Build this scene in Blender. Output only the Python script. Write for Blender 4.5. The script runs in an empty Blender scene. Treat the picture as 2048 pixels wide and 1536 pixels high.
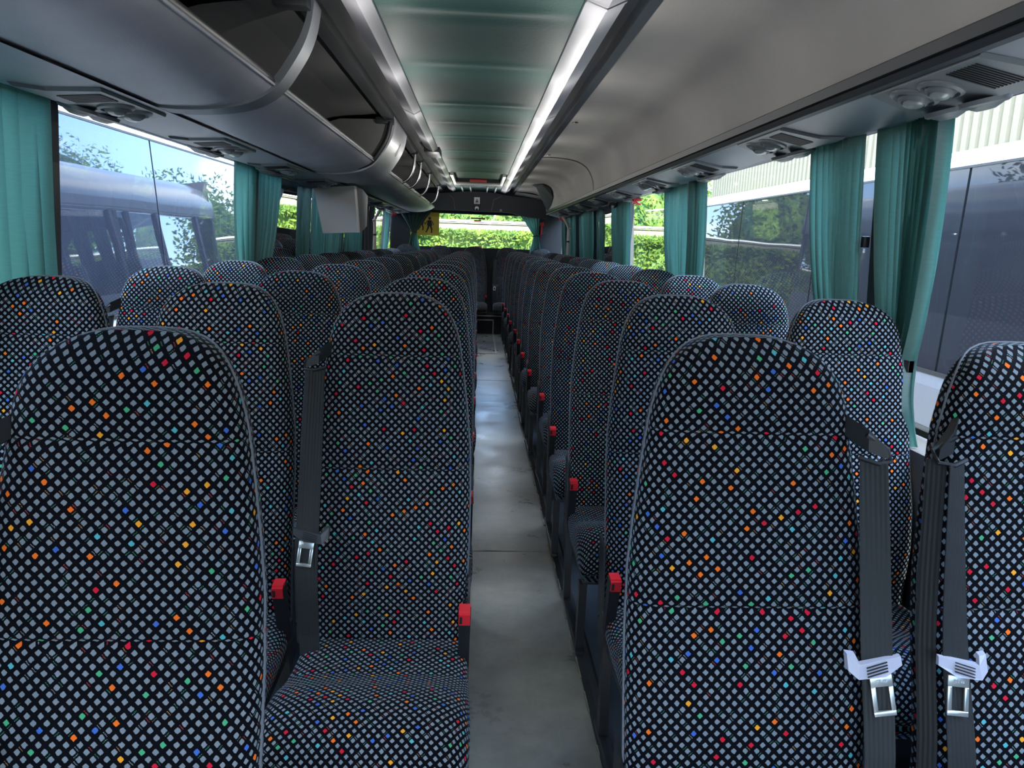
import bpy, bmesh, math, random
from math import sin, cos, pi, radians, sqrt
from mathutils import Vector, Matrix
random.seed(7)
S = bpy.context.scene
COL = S.collection
CZ = 1.32            # eye height above the aisle floor; heights below are written relative to the eye

# ------------------------------------------------------------------ camera
cd = bpy.data.cameras.new('camera'); cam = bpy.data.objects.new('camera', cd); COL.objects.link(cam)
cd.sensor_fit = 'HORIZONTAL'; cd.sensor_width = 36; cd.lens = 36 * 1450 / 2048
cd.clip_start = 0.02; cd.clip_end = 400
def cam_rot():
    f = 1450.; a = Vector(((957 - 1024) / f, -(482 - 768) / f, -1.)).normalized()
    t = math.tan(radians(2.0)); x = Vector((1, -t, 0)); x = (x - a * a.dot(x)).normalized(); z = x.cross(a)
    return Matrix((x, a, z))          # rows: world axes in camera space -> camera to world
cam.matrix_world = Matrix.Translation((0, 0, CZ)) @ cam_rot().to_4x4()
S.camera = cam

# ------------------------------------------------------------------ light, sky, exposure
S.view_settings.view_transform = 'Standard'; S.view_settings.look = 'None'
S.view_settings.gamma = 1; S.view_settings.use_curve_mapping = False
S.view_settings.exposure = 3.15
S.cycles.max_bounces = 10; S.cycles.diffuse_bounces = 5; S.cycles.glossy_bounces = 4
S.cycles.transparent_max_bounces = 16; S.cycles.transmission_bounces = 4
S.cycles.sample_clamp_indirect = 6; S.cycles.caustics_reflective = False; S.cycles.caustics_refractive = False
W = bpy.data.worlds.new('sky'); S.world = W; W.use_nodes = True
nt = W.node_tree; nt.nodes.clear()
def N(t, k, **kw):
    n = t.nodes.new(k)
    for a, b in kw.items(): setattr(n, a, b)
    return n
def lk(t, a, b): t.links.new(a, b)
def ramp(t, stops, interp='LINEAR'):
    r = N(t, 'ShaderNodeValToRGB'); e = r.color_ramp.elements; r.color_ramp.interpolation = interp
    while len(e) < len(stops): e.new(0.5)
    for i, (p, c) in enumerate(stops): e[i].position = p; e[i].color = (*c, 1) if len(c) == 3 else c
    return r
tc = N(nt, 'ShaderNodeTexCoord'); sp = N(nt, 'ShaderNodeSeparateXYZ'); lk(nt, tc.outputs['Generated'], sp.inputs[0])
rs = ramp(nt, [(0.0, (.50, .66, .92)), (0.12, (.33, .52, .86)), (0.35, (.20, .38, .74)), (1.0, (.16, .30, .62))]); lk(nt, sp.outputs[2], rs.inputs[0])
mp = N(nt, 'ShaderNodeMapping'); mp.inputs['Scale'].default_value = (1, 1, 2.2); mp.inputs['Location'].default_value = (0.35, 0.1, 0.0)
lk(nt, tc.outputs['Generated'], mp.inputs[0])
nz = N(nt, 'ShaderNodeTexNoise'); nz.inputs['Scale'].default_value = 2.3; nz.inputs['Detail'].default_value = 6; nz.inputs['Roughness'].default_value = .52
lk(nt, mp.outputs[0], nz.inputs['Vector'])
rc = ramp(nt, [(0.47, (0, 0, 0)), (0.60, (1, 1, 1))]); lk(nt, nz.outputs[0], rc.inputs[0])
mx = N(nt, 'ShaderNodeMixRGB'); lk(nt, rc.outputs[0], mx.inputs[0]); lk(nt, rs.outputs[0], mx.inputs[1]); mx.inputs[2].default_value = (1.05, 1.05, 1.08, 1)
bg = N(nt, 'ShaderNodeBackground'); bg.inputs[1].default_value = 1.9; lk(nt, mx.outputs[0], bg.inputs[0])
wo = N(nt, 'ShaderNodeOutputWorld'); lk(nt, bg.outputs[0], wo.inputs[0])
sd = bpy.data.lights.new('sun', 'SUN'); sd.energy = 5.0; sd.angle = radians(1.0); sd.color = (1, .95, .87)
sun = bpy.data.objects.new('sun', sd); COL.objects.link(sun)
sun.rotation_euler = Vector((.03, -.75, .62)).to_track_quat('Z', 'Y').to_euler()
# two rows of added fill lights below the headliner; no real lamps burn here
for y_ in [-.6 + .95 * k for k in range(12)]:
    for x_ in (-.35, .32):
        pd = bpy.data.lights.new('cabin_fill', 'POINT'); pd.energy = .18; pd.shadow_soft_size = 0; pd.color = (1, .98, .95)
        po = bpy.data.objects.new('cabin_fill', pd); COL.objects.link(po); po.location = (x_, y_, CZ + .50)

# ------------------------------------------------------------------ materials
M = {}
def mat(name, col, rough=.6, metal=0., spec=.5, bump=None, var=None, coat=0, trans=0):
    m = bpy.data.materials.new(name); m.use_nodes = True; t = m.node_tree; b = t.nodes['Principled BSDF']
    b.inputs['Base Color'].default_value = (*col, 1); b.inputs['Roughness'].default_value = rough
    b.inputs['Metallic'].default_value = metal; b.inputs['Specular IOR Level'].default_value = spec
    if coat: b.inputs['Coat Weight'].default_value = coat; b.inputs['Coat Roughness'].default_value = .1
    oc = N(t, 'ShaderNodeTexCoord')
    if var:                       # (scale, amount): soft mottling
        n = N(t, 'ShaderNodeTexNoise'); n.inputs['Scale'].default_value = var[0]; n.inputs['Detail'].default_value = 4
        lk(t, oc.outputs['Object'], n.inputs['Vector'])
        r = ramp(t, [(.3, tuple(c * (1 - var[1]) for c in col)), (.7, tuple(min(1, c * (1 + var[1])) for c in col))])
        lk(t, n.outputs[0], r.inputs[0]); lk(t, r.outputs[0], b.inputs['Base Color'])
    if bump:                      # (scale, strength, stretch)
        n = N(t, 'ShaderNodeTexNoise'); n.inputs['Scale'].default_value = bump[0]; n.inputs['Detail'].default_value = 3
        g = N(t, 'ShaderNodeMapping'); g.inputs['Scale'].default_value = bump[2] if len(bump) > 2 else (1, 1, 1)
        lk(t, oc.outputs['Object'], g.inputs[0]); lk(t, g.outputs[0], n.inputs['Vector'])
        bu = N(t, 'ShaderNodeBump'); bu.inputs['Strength'].default_value = bump[1]; bu.inputs['Distance'].default_value = .002
        lk(t, n.outputs[0], bu.inputs['Height']); lk(t, bu.outputs[0], b.inputs['Normal'])
    M[name] = m; return m
mat('black_plastic', (.010, .011, .013), .5, spec=.35)
mat('black_steel', (.014, .015, .018), .42, bump=(60, .2))
mat('rim_light_grey', (.15, .165, .19), .8)
mat('dark_rail', (.022, .028, .036), .5)
mat('red_plastic', (.62, .018, .03), .35)
mat('grey_trim', (.125, .13, .14), .5, bump=(220, .25), var=(3, .08))
mat('bin_vinyl', (.37, .365, .40), .42, spec=.45, bump=(180, .25), var=(5, .08))
mat('bin_dark', (.016, .018, .020), .5)
mat('bracket_grey', (.15, .16, .175), .45, bump=(180, .2))
mat('bin_lining', (.14, .14, .135), .9, bump=(200, .3))
mat('service_grey', (.24, .265, .31), .42, bump=(160, .2))
mat('vent_grey', (.16, .175, .19), .4)
mat('lens_clear', (.26, .29, .29), .15, spec=.8)
mat('cove_felt', (.45, .42, .385), .93, bump=(260, .4), var=(2.5, .08))
mat('headliner_green', (.032, .098, .082), .55, bump=(90, .3), var=(2, .12))
mat('silver_trim', (.48, .47, .50), .36, metal=.12, bump=(30, .1, (1, .05, 1)))
mat('white_strip', (.75, .74, .70), .4)
mat('rear_felt', (.035, .04, .045), .9, bump=(240, .4))
mat('cream_panel', (.36, .31, .26), .7)
mat('silver_metal', (.7, .7, .7), .25, metal=1)
mat('tongue_black', (.035, .037, .04), .35)
mat('tongue_grey', (.42, .42, .50), .4)
mat('buckle_metal', (.55, .58, .56), .28, metal=.8)
mat('platform_blue', (.045, .06, .08), .33, var=(6, .2))
mat('white_box', (.46, .45, .43), .55)
mat('yellow_sign', (.62, .46, .05), .6)
mat('sticker_white', (.6, .6, .62), .6)
mat('brown_sticker', (.22, .14, .11), .6)
mat('body_white', (.72, .73, .75), .25, coat=.5)
mat('body_silver', (.18, .185, .20), .3, coat=.5)
mat('body_dark', (.03, .035, .05), .2, coat=.5)
mat('rubber', (.01, .01, .01), .6)
mat('wheel_grey', (.3, .3, .3), .4)
mat('asphalt', (.30, .30, .29), .9, bump=(40, .5), var=(2, .25))
mat('cladding_cream', (.19, .158, .092), .7, var=(1.5, .05))
mat('board_cream', (.10, .096, .060), .7, var=(1.5, .06))
mat('bark', (.08, .05, .035), .9, bump=(20, .8))
mat('pink_metal', (.55, .42, .36), .35, metal=.2)
mat('tie_black', (.01, .012, .012), .8)
mat('seam_worn', (.30, .28, .23), .7, var=(9, .5))

def leafmat(name, a, b2):
    m = bpy.data.materials.new(name); m.use_nodes = True; t = m.node_tree; b = t.nodes['Principled BSDF']
    oc = N(t, 'ShaderNodeTexCoord'); n = N(t, 'ShaderNodeTexNoise'); n.inputs['Scale'].default_value = 1.7; n.inputs['Detail'].default_value = 5
    lk(t, oc.outputs['Object'], n.inputs['Vector']); r = ramp(t, [(.35, a), (.65, b2)]); lk(t, n.outputs[0], r.inputs[0])
    b.inputs['Roughness'].default_value = .85; b.inputs['Specular IOR Level'].default_value = .15; lk(t, r.outputs[0], b.inputs['Base Color'])
    tr = N(t, 'ShaderNodeBsdfTranslucent'); lk(t, r.outputs[0], tr.inputs[0]); mi = N(t, 'ShaderNodeMixShader'); mi.inputs[0].default_value = .35
    lk(t, b.outputs[0], mi.inputs[1]); lk(t, tr.outputs[0], mi.inputs[2]); lk(t, mi.outputs[0], t.nodes['Material Output'].inputs[0]); M[name] = m
leafmat('leaf_bright', (.03, .07, .012), (.10, .15, .02))
leafmat('leaf_dark', (.03, .08, .02), (.13, .22, .05))

def glassmat(name, tint, wob, rmin=.05):
    m = bpy.data.materials.new(name); m.use_nodes = True; t = m.node_tree; t.nodes.remove(t.nodes['Principled BSDF'])
    tr = N(t, 'ShaderNodeBsdfTransparent'); tr.inputs[0].default_value = (*tint, 1)
    gl = N(t, 'ShaderNodeBsdfGlossy'); gl.inputs['Roughness'].default_value = .01
    fr = N(t, 'ShaderNodeFresnel'); fr.inputs[0].default_value = 1.5
    oc = N(t, 'ShaderNodeTexCoord'); n = N(t, 'ShaderNodeTexNoise'); n.inputs['Scale'].default_value = 1.6
    lk(t, oc.outputs['Object'], n.inputs['Vector']); bu = N(t, 'ShaderNodeBump'); bu.inputs['Strength'].default_value = wob; bu.inputs['Distance'].default_value = .01
    lk(t, n.outputs[0], bu.inputs['Height']); lk(t, bu.outputs[0], gl.inputs['Normal'])
    # dirt specks and streaks on the pane
    v = N(t, 'ShaderNodeTexVoronoi'); v.inputs['Scale'].default_value = 34; lk(t, oc.outputs['Object'], v.inputs['Vector'])
    rv = ramp(t, [(.0, (.6, .6, .6)), (.035, (.6, .6, .6)), (.05, (0, 0, 0))]); lk(t, v.outputs['Distance'], rv.inputs[0])
    n2 = N(t, 'ShaderNodeTexNoise'); n2.inputs['Scale'].default_value = 2.5; lk(t, oc.outputs['Object'], n2.inputs['Vector'])
    r2 = ramp(t, [(.55, (0, 0, 0)), (.62, (1, 1, 1))]); lk(t, n2.outputs[0], r2.inputs[0])
    mm = N(t, 'ShaderNodeMath', operation='MULTIPLY'); lk(t, rv.outputs[0], mm.inputs[0]); lk(t, r2.outputs[0], mm.inputs[1])
    ms = N(t, 'ShaderNodeMapping'); ms.inputs['Scale'].default_value = (14, 14, .5); lk(t, oc.outputs['Object'], ms.inputs[0])
    n3 = N(t, 'ShaderNodeTexNoise'); n3.inputs['Scale'].default_value = 1.2; lk(t, ms.outputs[0], n3.inputs['Vector'])
    r3 = ramp(t, [(.45, (.002, .002, .002)), (.75, (.024, .024, .024))]); lk(t, n3.outputs[0], r3.inputs[0])
    ad = N(t, 'ShaderNodeMath', operation='ADD'); lk(t, mm.outputs[0], ad.inputs[0]); lk(t, r3.outputs[0], ad.inputs[1])
    df = N(t, 'ShaderNodeBsdfDiffuse'); df.inputs[0].default_value = (.80, .76, .68, 1)
    a1 = N(t, 'ShaderNodeMixShader'); mf = N(t, 'ShaderNodeMath', operation='MAXIMUM'); mf.inputs[1].default_value = rmin; lk(t, fr.outputs[0], mf.inputs[0])
    lk(t, mf.outputs[0], a1.inputs[0]); lk(t, tr.outputs[0], a1.inputs[1]); lk(t, gl.outputs[0], a1.inputs[2])
    a2 = N(t, 'ShaderNodeMixShader'); lk(t, ad.outputs[0], a2.inputs[0]); lk(t, a1.outputs[0], a2.inputs[1]); lk(t, df.outputs[0], a2.inputs[2])
    lk(t, a2.outputs[0], t.nodes['Material Output'].inputs[0]); M[name] = m
glassmat('window_glass', (.90, .96, .94), .05)
def mirrormat(name, col, refl, wob):
    m = bpy.data.materials.new(name); m.use_nodes = True; t = m.node_tree; t.nodes.remove(t.nodes['Principled BSDF'])
    d = N(t, 'ShaderNodeBsdfDiffuse'); d.inputs[0].default_value = (*col, 1)
    g = N(t, 'ShaderNodeBsdfGlossy'); g.inputs['Roughness'].default_value = .015; g.inputs[0].default_value = (.92, .96, 1, 1)
    oc = N(t, 'ShaderNodeTexCoord'); mpp = N(t, 'ShaderNodeMapping'); mpp.inputs['Scale'].default_value = (1, .6, 1.6); lk(t, oc.outputs['Object'], mpp.inputs[0])
    n = N(t, 'ShaderNodeTexNoise'); n.inputs['Scale'].default_value = 1.3; n.inputs['Detail'].default_value = 1
    lk(t, mpp.outputs[0], n.inputs['Vector']); bu = N(t, 'ShaderNodeBump'); bu.inputs['Strength'].default_value = wob; bu.inputs['Distance'].default_value = .02
    lk(t, n.outputs[0], bu.inputs['Height']); lk(t, bu.outputs[0], g.inputs['Normal'])
    fr = N(t, 'ShaderNodeLayerWeight'); fr.inputs[0].default_value = refl
    mi = N(t, 'ShaderNodeMixShader'); lk(t, fr.outputs['Fresnel'], mi.inputs[0]); lk(t, d.outputs[0], mi.inputs[1]); lk(t, g.outputs[0], mi.inputs[2])
    lk(t, mi.outputs[0], t.nodes['Material Output'].inputs[0]); M[name] = m
mirrormat('coach_glass_blue', (.02, .025, .04), .34, .12)
mirrormat('coach_glass_dark', (.018, .019, .024), .17, .10)

def curtainmat():
    m = bpy.data.materials.new('curtain_green'); m.use_nodes = True; t = m.node_tree; b = t.nodes['Principled BSDF']
    oc = N(t, 'ShaderNodeTexCoord'); g = N(t, 'ShaderNodeMapping'); g.inputs['Scale'].default_value = (30, 30, 260); lk(t, oc.outputs['Object'], g.inputs[0])
    n = N(t, 'ShaderNodeTexNoise'); n.inputs['Scale'].default_value = 1; lk(t, g.outputs[0], n.inputs['Vector'])
    r = ramp(t, [(.3, (.020, .064, .051)), (.7, (.034, .094, .074))]); lk(t, n.outputs[0], r.inputs[0]); lk(t, r.outputs[0], b.inputs['Base Color'])
    b.inputs['Roughness'].default_value = .42; b.inputs['Sheen Weight'].default_value = .15
    tr = N(t, 'ShaderNodeBsdfTranslucent'); tr.inputs[0].default_value = (.12, .34, .28, 1)
    mi = N(t, 'ShaderNodeMixShader'); mi.inputs[0].default_value = .30; lk(t, b.outputs[0], mi.inputs[1]); lk(t, tr.outputs[0], mi.inputs[2])
    lk(t, mi.outputs[0], t.nodes['Material Output'].inputs[0]); M['curtain_green'] = m
curtainmat()

def fabricmat():
    m = bpy.data.materials.new('moquette'); m.use_nodes = True; t = m.node_tree; b = t.nodes['Principled BSDF']
    P = .0181
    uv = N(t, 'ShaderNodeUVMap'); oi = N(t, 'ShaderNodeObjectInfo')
    sc = N(t, 'ShaderNodeVectorMath', operation='SCALE'); lk(t, uv.outputs[0], sc.inputs[0]); sc.inputs['Scale'].default_value = 1 / P
    nn = N(t, 'ShaderNodeTexNoise'); nn.inputs['Scale'].default_value = 5.5; nn.inputs['Detail'].default_value = 1; lk(t, sc.outputs[0], nn.inputs['Vector'])
    ns = N(t, 'ShaderNodeVectorMath', operation='SUBTRACT'); lk(t, nn.outputs['Color'], ns.inputs[0]); ns.inputs[1].default_value = (.5, .5, .5)
    nm = N(t, 'ShaderNodeVectorMath', operation='SCALE'); lk(t, ns.outputs[0], nm.inputs[0]); nm.inputs['Scale'].default_value = .11
    ad = N(t, 'ShaderNodeVectorMath', operation='ADD'); lk(t, sc.outputs[0], ad.inputs[0]); lk(t, nm.outputs[0], ad.inputs[1])
    s = N(t, 'ShaderNodeSeparateXYZ'); lk(t, ad.outputs[0], s.inputs[0])
    def ma(op, a, b_=None, c=None):
        n = N(t, 'ShaderNodeMath', operation=op)
        for i, v in enumerate((a, b_, c)):
            if v is None: continue
            if isinstance(v, (int, float)): n.inputs[i].default_value = v
            else: lk(t, v, n.inputs[i])
        return n.outputs[0]
    rnd = ma('FLOOR', ma('MULTIPLY', oi.outputs['Random'], 97))
    A = ma('ADD', ma('ADD', s.outputs[0], s.outputs[1]), 200.5); B = ma('ADD', ma('SUBTRACT', s.outputs[0], s.outputs[1]), 200.5)
    fa = ma('ABSOLUTE', ma('SUBTRACT', ma('FRACT', A), .5)); fb = ma('ABSOLUTE', ma('SUBTRACT', ma('FRACT', B), .5))
    dm = ma('POWER', ma('ADD', ma('POWER', fa, 6), ma('POWER', fb, 6)), 1 / 6)
    dia = ma('SUBTRACT', 1, ma('MULTIPLY', ma('SUBTRACT', dm, .248), 26)); dia = ma('MINIMUM', ma('MAXIMUM', dia, 0), 1)
    cb = N(t, 'ShaderNodeCombineXYZ'); lk(t, ma('FLOOR', A), cb.inputs[0]); lk(t, ma('FLOOR', B), cb.inputs[1]); lk(t, rnd, cb.inputs[2])
    wn = N(t, 'ShaderNodeTexWhiteNoise'); lk(t, cb.outputs[0], wn.inputs['Vector'])
    cr = ramp(t, [(0, (.90, .17, .02)), (.08, (.62, .015, .04)), (.16, (.06, .15, .52)), (.235, (.08, .40, .20)), (.30, (.10, .42, .46)), (.35, (.90, .36, .03)), (.39, (.215, .25, .28))], 'CONSTANT')
    lat = ma('FLOORED_MODULO', ma('ADD', ma('FLOOR', A), ma('MULTIPLY', ma('FLOOR', B), 2)), 4)
    wv_ = ma('ADD', ma('MULTIPLY', ma('ABSOLUTE', ma('SUBTRACT', lat, 1)), .5), wn.outputs['Value'])
    lk(t, wv_, cr.inputs[0])
    # fine vertical pile lines inside the diamonds
    wv = ma('ADD', ma('MULTIPLY', ma('SINE', ma('MULTIPLY', s.outputs[0], 75)), .13), .92)
    # tint from blue grey to green grey by large noise
    mt = N(t, 'ShaderNodeMixRGB', blend_type='MULTIPLY'); mt.inputs[0].default_value = 1; lk(t, cr.outputs[0], mt.inputs[1])
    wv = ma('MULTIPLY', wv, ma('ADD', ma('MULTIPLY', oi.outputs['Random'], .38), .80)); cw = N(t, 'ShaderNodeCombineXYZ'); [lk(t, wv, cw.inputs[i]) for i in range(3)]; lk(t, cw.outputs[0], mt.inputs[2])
    # dashes in the gaps
    wn2 = N(t, 'ShaderNodeTexWhiteNoise'); cb2 = N(t, 'ShaderNodeCombineXYZ'); lk(t, ma('FLOOR', ma('ADD', A, .5)), cb2.inputs[0]); lk(t, ma('FLOOR', B), cb2.inputs[1]); lk(t, ma('ADD', rnd, 11), cb2.inputs[2]); lk(t, cb2.outputs[0], wn2.inputs['Vector'])
    d1 = ma('LESS_THAN', ma('ABSOLUTE', ma('SUBTRACT', ma('FRACT', ma('ADD', A, .5)), .5)), .045)
    d2 = ma('LESS_THAN', fb, .30); d3 = ma('LESS_THAN', wn2.outputs['Value'], .13); d4 = ma('GREATER_THAN', ma('FRACT', ma('MULTIPLY', B, 6)), .45)
    da = ma('MULTIPLY', ma('MULTIPLY', d1, d2), ma('MULTIPLY', d3, d4))
    wn3 = N(t, 'ShaderNodeTexWhiteNoise'); cb3 = N(t, 'ShaderNodeCombineXYZ'); lk(t, ma('FLOOR', A), cb3.inputs[0]); lk(t, ma('FLOOR', ma('ADD', B, .5)), cb3.inputs[1]); lk(t, ma('ADD', rnd, 31), cb3.inputs[2]); lk(t, cb3.outputs[0], wn3.inputs['Vector'])
    e1 = ma('LESS_THAN', ma('ABSOLUTE', ma('SUBTRACT', ma('FRACT', ma('ADD', B, .5)), .5)), .045)
    e2 = ma('LESS_THAN', fa, .30); e3 = ma('LESS_THAN', wn3.outputs['Value'], .10); e4 = ma('GREATER_THAN', ma('FRACT', ma('MULTIPLY', A, 6)), .45)
    db = ma('MULTIPLY', ma('MULTIPLY', e1, e2), ma('MULTIPLY', e3, e4)); dash = ma('MAXIMUM', da, db)
    dc = ramp(t, [(0, (.5, .06, .06)), (.035, (.34, .38, .40)), (.07, (.50, .26, .10)), (.1, (.05, .25, .15))], 'CONSTANT'); lk(t, wn2.outputs['Value'], dc.inputs[0])
    base = N(t, 'ShaderNodeMixRGB'); lk(t, dash, base.inputs[0]); base.inputs[1].default_value = (.0016, .0018, .0035, 1); lk(t, dc.outputs[0], base.inputs[2])
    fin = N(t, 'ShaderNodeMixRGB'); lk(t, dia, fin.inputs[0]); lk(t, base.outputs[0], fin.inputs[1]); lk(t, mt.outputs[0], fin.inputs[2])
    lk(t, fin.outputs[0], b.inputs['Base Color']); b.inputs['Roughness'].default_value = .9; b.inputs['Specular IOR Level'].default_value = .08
    b.inputs['Sheen Weight'].default_value = .05; b.inputs['Sheen Roughness'].default_value = .4; b.inputs['Sheen Tint'].default_value = (.7, .8, 1, 1)
    bu = N(t, 'ShaderNodeBump'); bu.inputs['Strength'].default_value = .35; bu.inputs['Distance'].default_value = .0012; lk(t, dia, bu.inputs['Height']); lk(t, bu.outputs[0], b.inputs['Normal'])
    M['moquette'] = m
fabricmat()
def webmat():
    m = mat('webbing', (.020, .022, .023), .6, spec=.25); t = m.node_tree; b = t.nodes['Principled BSDF']
    uv = N(t, 'ShaderNodeUVMap'); w = N(t, 'ShaderNodeTexWave'); w.bands_direction = 'X'; w.inputs['Scale'].default_value = 46
    lk(t, uv.outputs[0], w.inputs['Vector']); bu = N(t, 'ShaderNodeBump'); bu.inputs['Strength'].default_value = .5; bu.inputs['Distance'].default_value = .001
    lk(t, w.outputs[0], bu.inputs['Height']); lk(t, bu.outputs[0], b.inputs['Normal'])
webmat()
def floormat():
    m = bpy.data.materials.new('floor_vinyl'); m.use_nodes = True; t = m.node_tree; b = t.nodes['Principled BSDF']
    oc = N(t, 'ShaderNodeTexCoord')
    n = N(t, 'ShaderNodeTexNoise'); n.inputs['Scale'].default_value = 3; n.inputs['Detail'].default_value = 8; n.inputs['Roughness'].default_value = .65; lk(t, oc.outputs['Object'], n.inputs['Vector'])
    r = ramp(t, [(.3, (.115, .13, .13)), (.5, (.225, .23, .21)), (.72, (.36, .345, .30))]); lk(t, n.outputs[0], r.inputs[0])
    g = N(t, 'ShaderNodeMapping'); g.inputs['Scale'].default_value = (40, 3, 1); g.inputs['Rotation'].default_value = (0, 0, .4); lk(t, oc.outputs['Object'], g.inputs[0])
    n2 = N(t, 'ShaderNodeTexNoise'); n2.inputs['Scale'].default_value = 1.5; n2.inputs['Detail'].default_value = 6; lk(t, g.outputs[0], n2.inputs['Vector'])
    r2 = ramp(t, [(.60, (0, 0, 0)), (.75, (.15, .15, .15))]); lk(t, n2.outputs[0], r2.inputs[0])
    mi = N(t, 'ShaderNodeMixRGB'); lk(t, r2.outputs[0], mi.inputs[0]); lk(t, r.outputs[0], mi.inputs[1]); mi.inputs[2].default_value = (.08, .08, .075, 1)
    lk(t, mi.outputs[0], b.inputs['Base Color'])
    rr = ramp(t, [(.3, (.22, .22, .22)), (.7, (.42, .42, .42))]); lk(t, n.outputs[0], rr.inputs[0]); lk(t, rr.outputs[0], b.inputs['Roughness'])
    bu = N(t, 'ShaderNodeBump'); bu.inputs['Strength'].default_value = .15; bu.inputs['Distance'].default_value = .004; lk(t, n.outputs[0], bu.inputs['Height']); lk(t, bu.outputs[0], b.inputs['Normal'])
    M['floor_vinyl'] = m
floormat()

# ------------------------------------------------------------------ helpers
class MB:
    """collects faces; heights are relative to the eye unless raw=True"""
    def __init__(s): s.v = []; s.f = []; s.uv = None; s.sm = []
    def add(s, v, f, smooth=False):
        o = len(s.v); s.v += [tuple(p) for p in v]; s.f += [tuple(i + o for i in q) for q in f]; s.sm += [smooth] * len(f); return s
    def cap(s, o, n, tot, first=True):
        if first: s.f.append(tuple(range(o, o + n))); s.sm.append(False)
        s.f.append(tuple(range(o + tot - n, o + tot))); s.sm.append(False)
    def box(s, x0, x1, y0, y1, z0, z1, bev=0):
        if x0 > x1: x0, x1 = x1, x0
        if bev:
            bm = bmesh.new(); bmesh.ops.create_cube(bm, size=1)
            for q in bm.verts: q.co = Vector(((x0 + x1) / 2 + q.co.x * (x1 - x0), (y0 + y1) / 2 + q.co.y * (y1 - y0), (z0 + z1) / 2 + q.co.z * (z1 - z0)))
            bmesh.ops.bevel(bm, geom=bm.edges[:], offset=bev, segments=2, affect='EDGES', profile=.6)
            bm.verts.index_update(); s.add([q.co[:] for q in bm.verts], [[q.index for q in f.verts] for f in bm.faces], True); bm.free(); return s
        return s.add([(x, y, z) for z in (z0, z1) for y in (y0, y1) for x in (x0, x1)], [(0, 2, 3, 1), (4, 5, 7, 6), (0, 1, 5, 4), (2, 6, 7, 3), (0, 4, 6, 2), (1, 3, 7, 5)])
    def obox(s, c, ax, ay, az, bev=0):
        """oriented box: centre and three half vectors"""
        c, ax, ay, az = map(Vector, (c, ax, ay, az)); m = MB(); m.box(-1, 1, -1, 1, -1, 1)
        return s.add([c + ax * p[0] + ay * p[1] + az * p[2] for p in m.v], m.f)
    def extr(s, prof, y0, y1, closed=False, ny=1, smooth=True, caps=False, fz=None):
        """extrude an (x,z) profile along y"""
        n = len(prof); v = []
        for j in range(ny + 1):
            y = y0 + (y1 - y0) * j / ny
            for (x, z) in prof: v.append((x, y, z + (fz(x, y) if fz else 0)))
        f = []
        for j in range(ny):
            for i in range(n if closed else n - 1):
                a, b = j * n + i, j * n + (i + 1) % n; f.append((a, b, b + n, a + n))
        s.add(v, f, smooth)
        if caps: s.cap(len(s.v) - len(v), n, len(v))
        return s
    def tube(s, pts, r, n=8, close=True):
        pts = [Vector(p) for p in pts]; v = []; f = []
        rr = r if isinstance(r, (list, tuple)) else [r] * len(pts)
        up = None
        for i, p in enumerate(pts):
            d = (pts[min(i + 1, len(pts) - 1)] - pts[max(i - 1, 0)]).normalized()
            if up is None: up = Vector((0, 0, 1)) if abs(d.z) < .9 else Vector((1, 0, 0))
            a = d.cross(up).normalized(); up = a.cross(d).normalized()
            for k in range(n): t = 2 * pi * k / n; v.append(p + (a * cos(t) + up * sin(t)) * rr[i])
        for i in range(len(pts) - 1):
            for k in range(n): q = i * n + k; q2 = i * n + (k + 1) % n; f.append((q, q2, q2 + n, q + n))
        s.add(v, f, True)
        if close: s.cap(len(s.v) - len(v), n, len(v))
        return s
    def disc(s, c, nrm, prof, n=20):
        """lathe: prof = [(radius, height)] about the axis nrm through c"""
        c = Vector(c); w = Vector(nrm).normalized(); a = w.orthogonal().normalized(); b = w.cross(a); v = []; f = []
        for (r, h) in prof:
            for k in range(n): t = 2 * pi * k / n; v.append(c + w * h + (a * cos(t) + b * sin(t)) * r)
        for i in range(len(prof) - 1):
            for k in range(n): q = i * n + k; q2 = i * n + (k + 1) % n; f.append((q, q2, q2 + n, q + n))
        s.add(v, f, True); s.cap(len(s.v) - len(v), n, len(v), False); return s
    def loft(s, rings, closed=True, cap=True, smooth=True):
        n = len(rings[0]); v = [p for r in rings for p in r]; f = []
        for i in range(len(rings) - 1):
            for k in range(n if closed else n - 1): q = i * n + k; q2 = i * n + (k + 1) % n; f.append((q, q2, q2 + n, q + n))
        s.add(v, f, smooth)
        if cap: s.cap(len(s.v) - len(v), n, len(v))
        return s
    def build(s, name, m, parent=None, raw=False, uv=None):
        me = bpy.data.meshes.new(name); dz = 0 if raw else CZ; o_ = Vector((0, 0, 0))
        if parent is not None and not raw: o_ = parent['_o'] if '_o' in parent else Vector((0, 0, 0)); o_ = Vector(o_)
        me.from_pydata([(p[0] - o_[0], p[1] - o_[1], p[2] + dz - o_[2]) for p in s.v], [], s.f)
        for p, sm in zip(me.polygons, s.sm): p.use_smooth = sm
        if uv is not None:
            l = me.uv_layers.new(name='UVMap'); 
            for lp in me.loops: l.data[lp.vertex_index if False else lp.index].uv = uv[lp.vertex_index]
        me.materials.append(M[m] if isinstance(m, str) else m)
        me.validate(); bm = bmesh.new(); bm.from_mesh(me); bmesh.ops.recalc_face_normals(bm, faces=bm.faces[:]); bm.to_mesh(me); bm.free()
        if any(s.sm):
            for p in me.polygons: p.use_smooth = True
            me.set_sharp_from_angle(angle=radians(48))
        o = bpy.data.objects.new(name, me); COL.objects.link(o)
        if parent is not None:
            o.parent = parent
            if not raw and '_o' in parent: o['_o'] = list(parent['_o'])
        return o
def sharp(o, ang=35):
    for e in o.data.polygons: e.use_smooth = True
    o.data.set_sharp_from_angle(angle=radians(ang))
    return o
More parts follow.
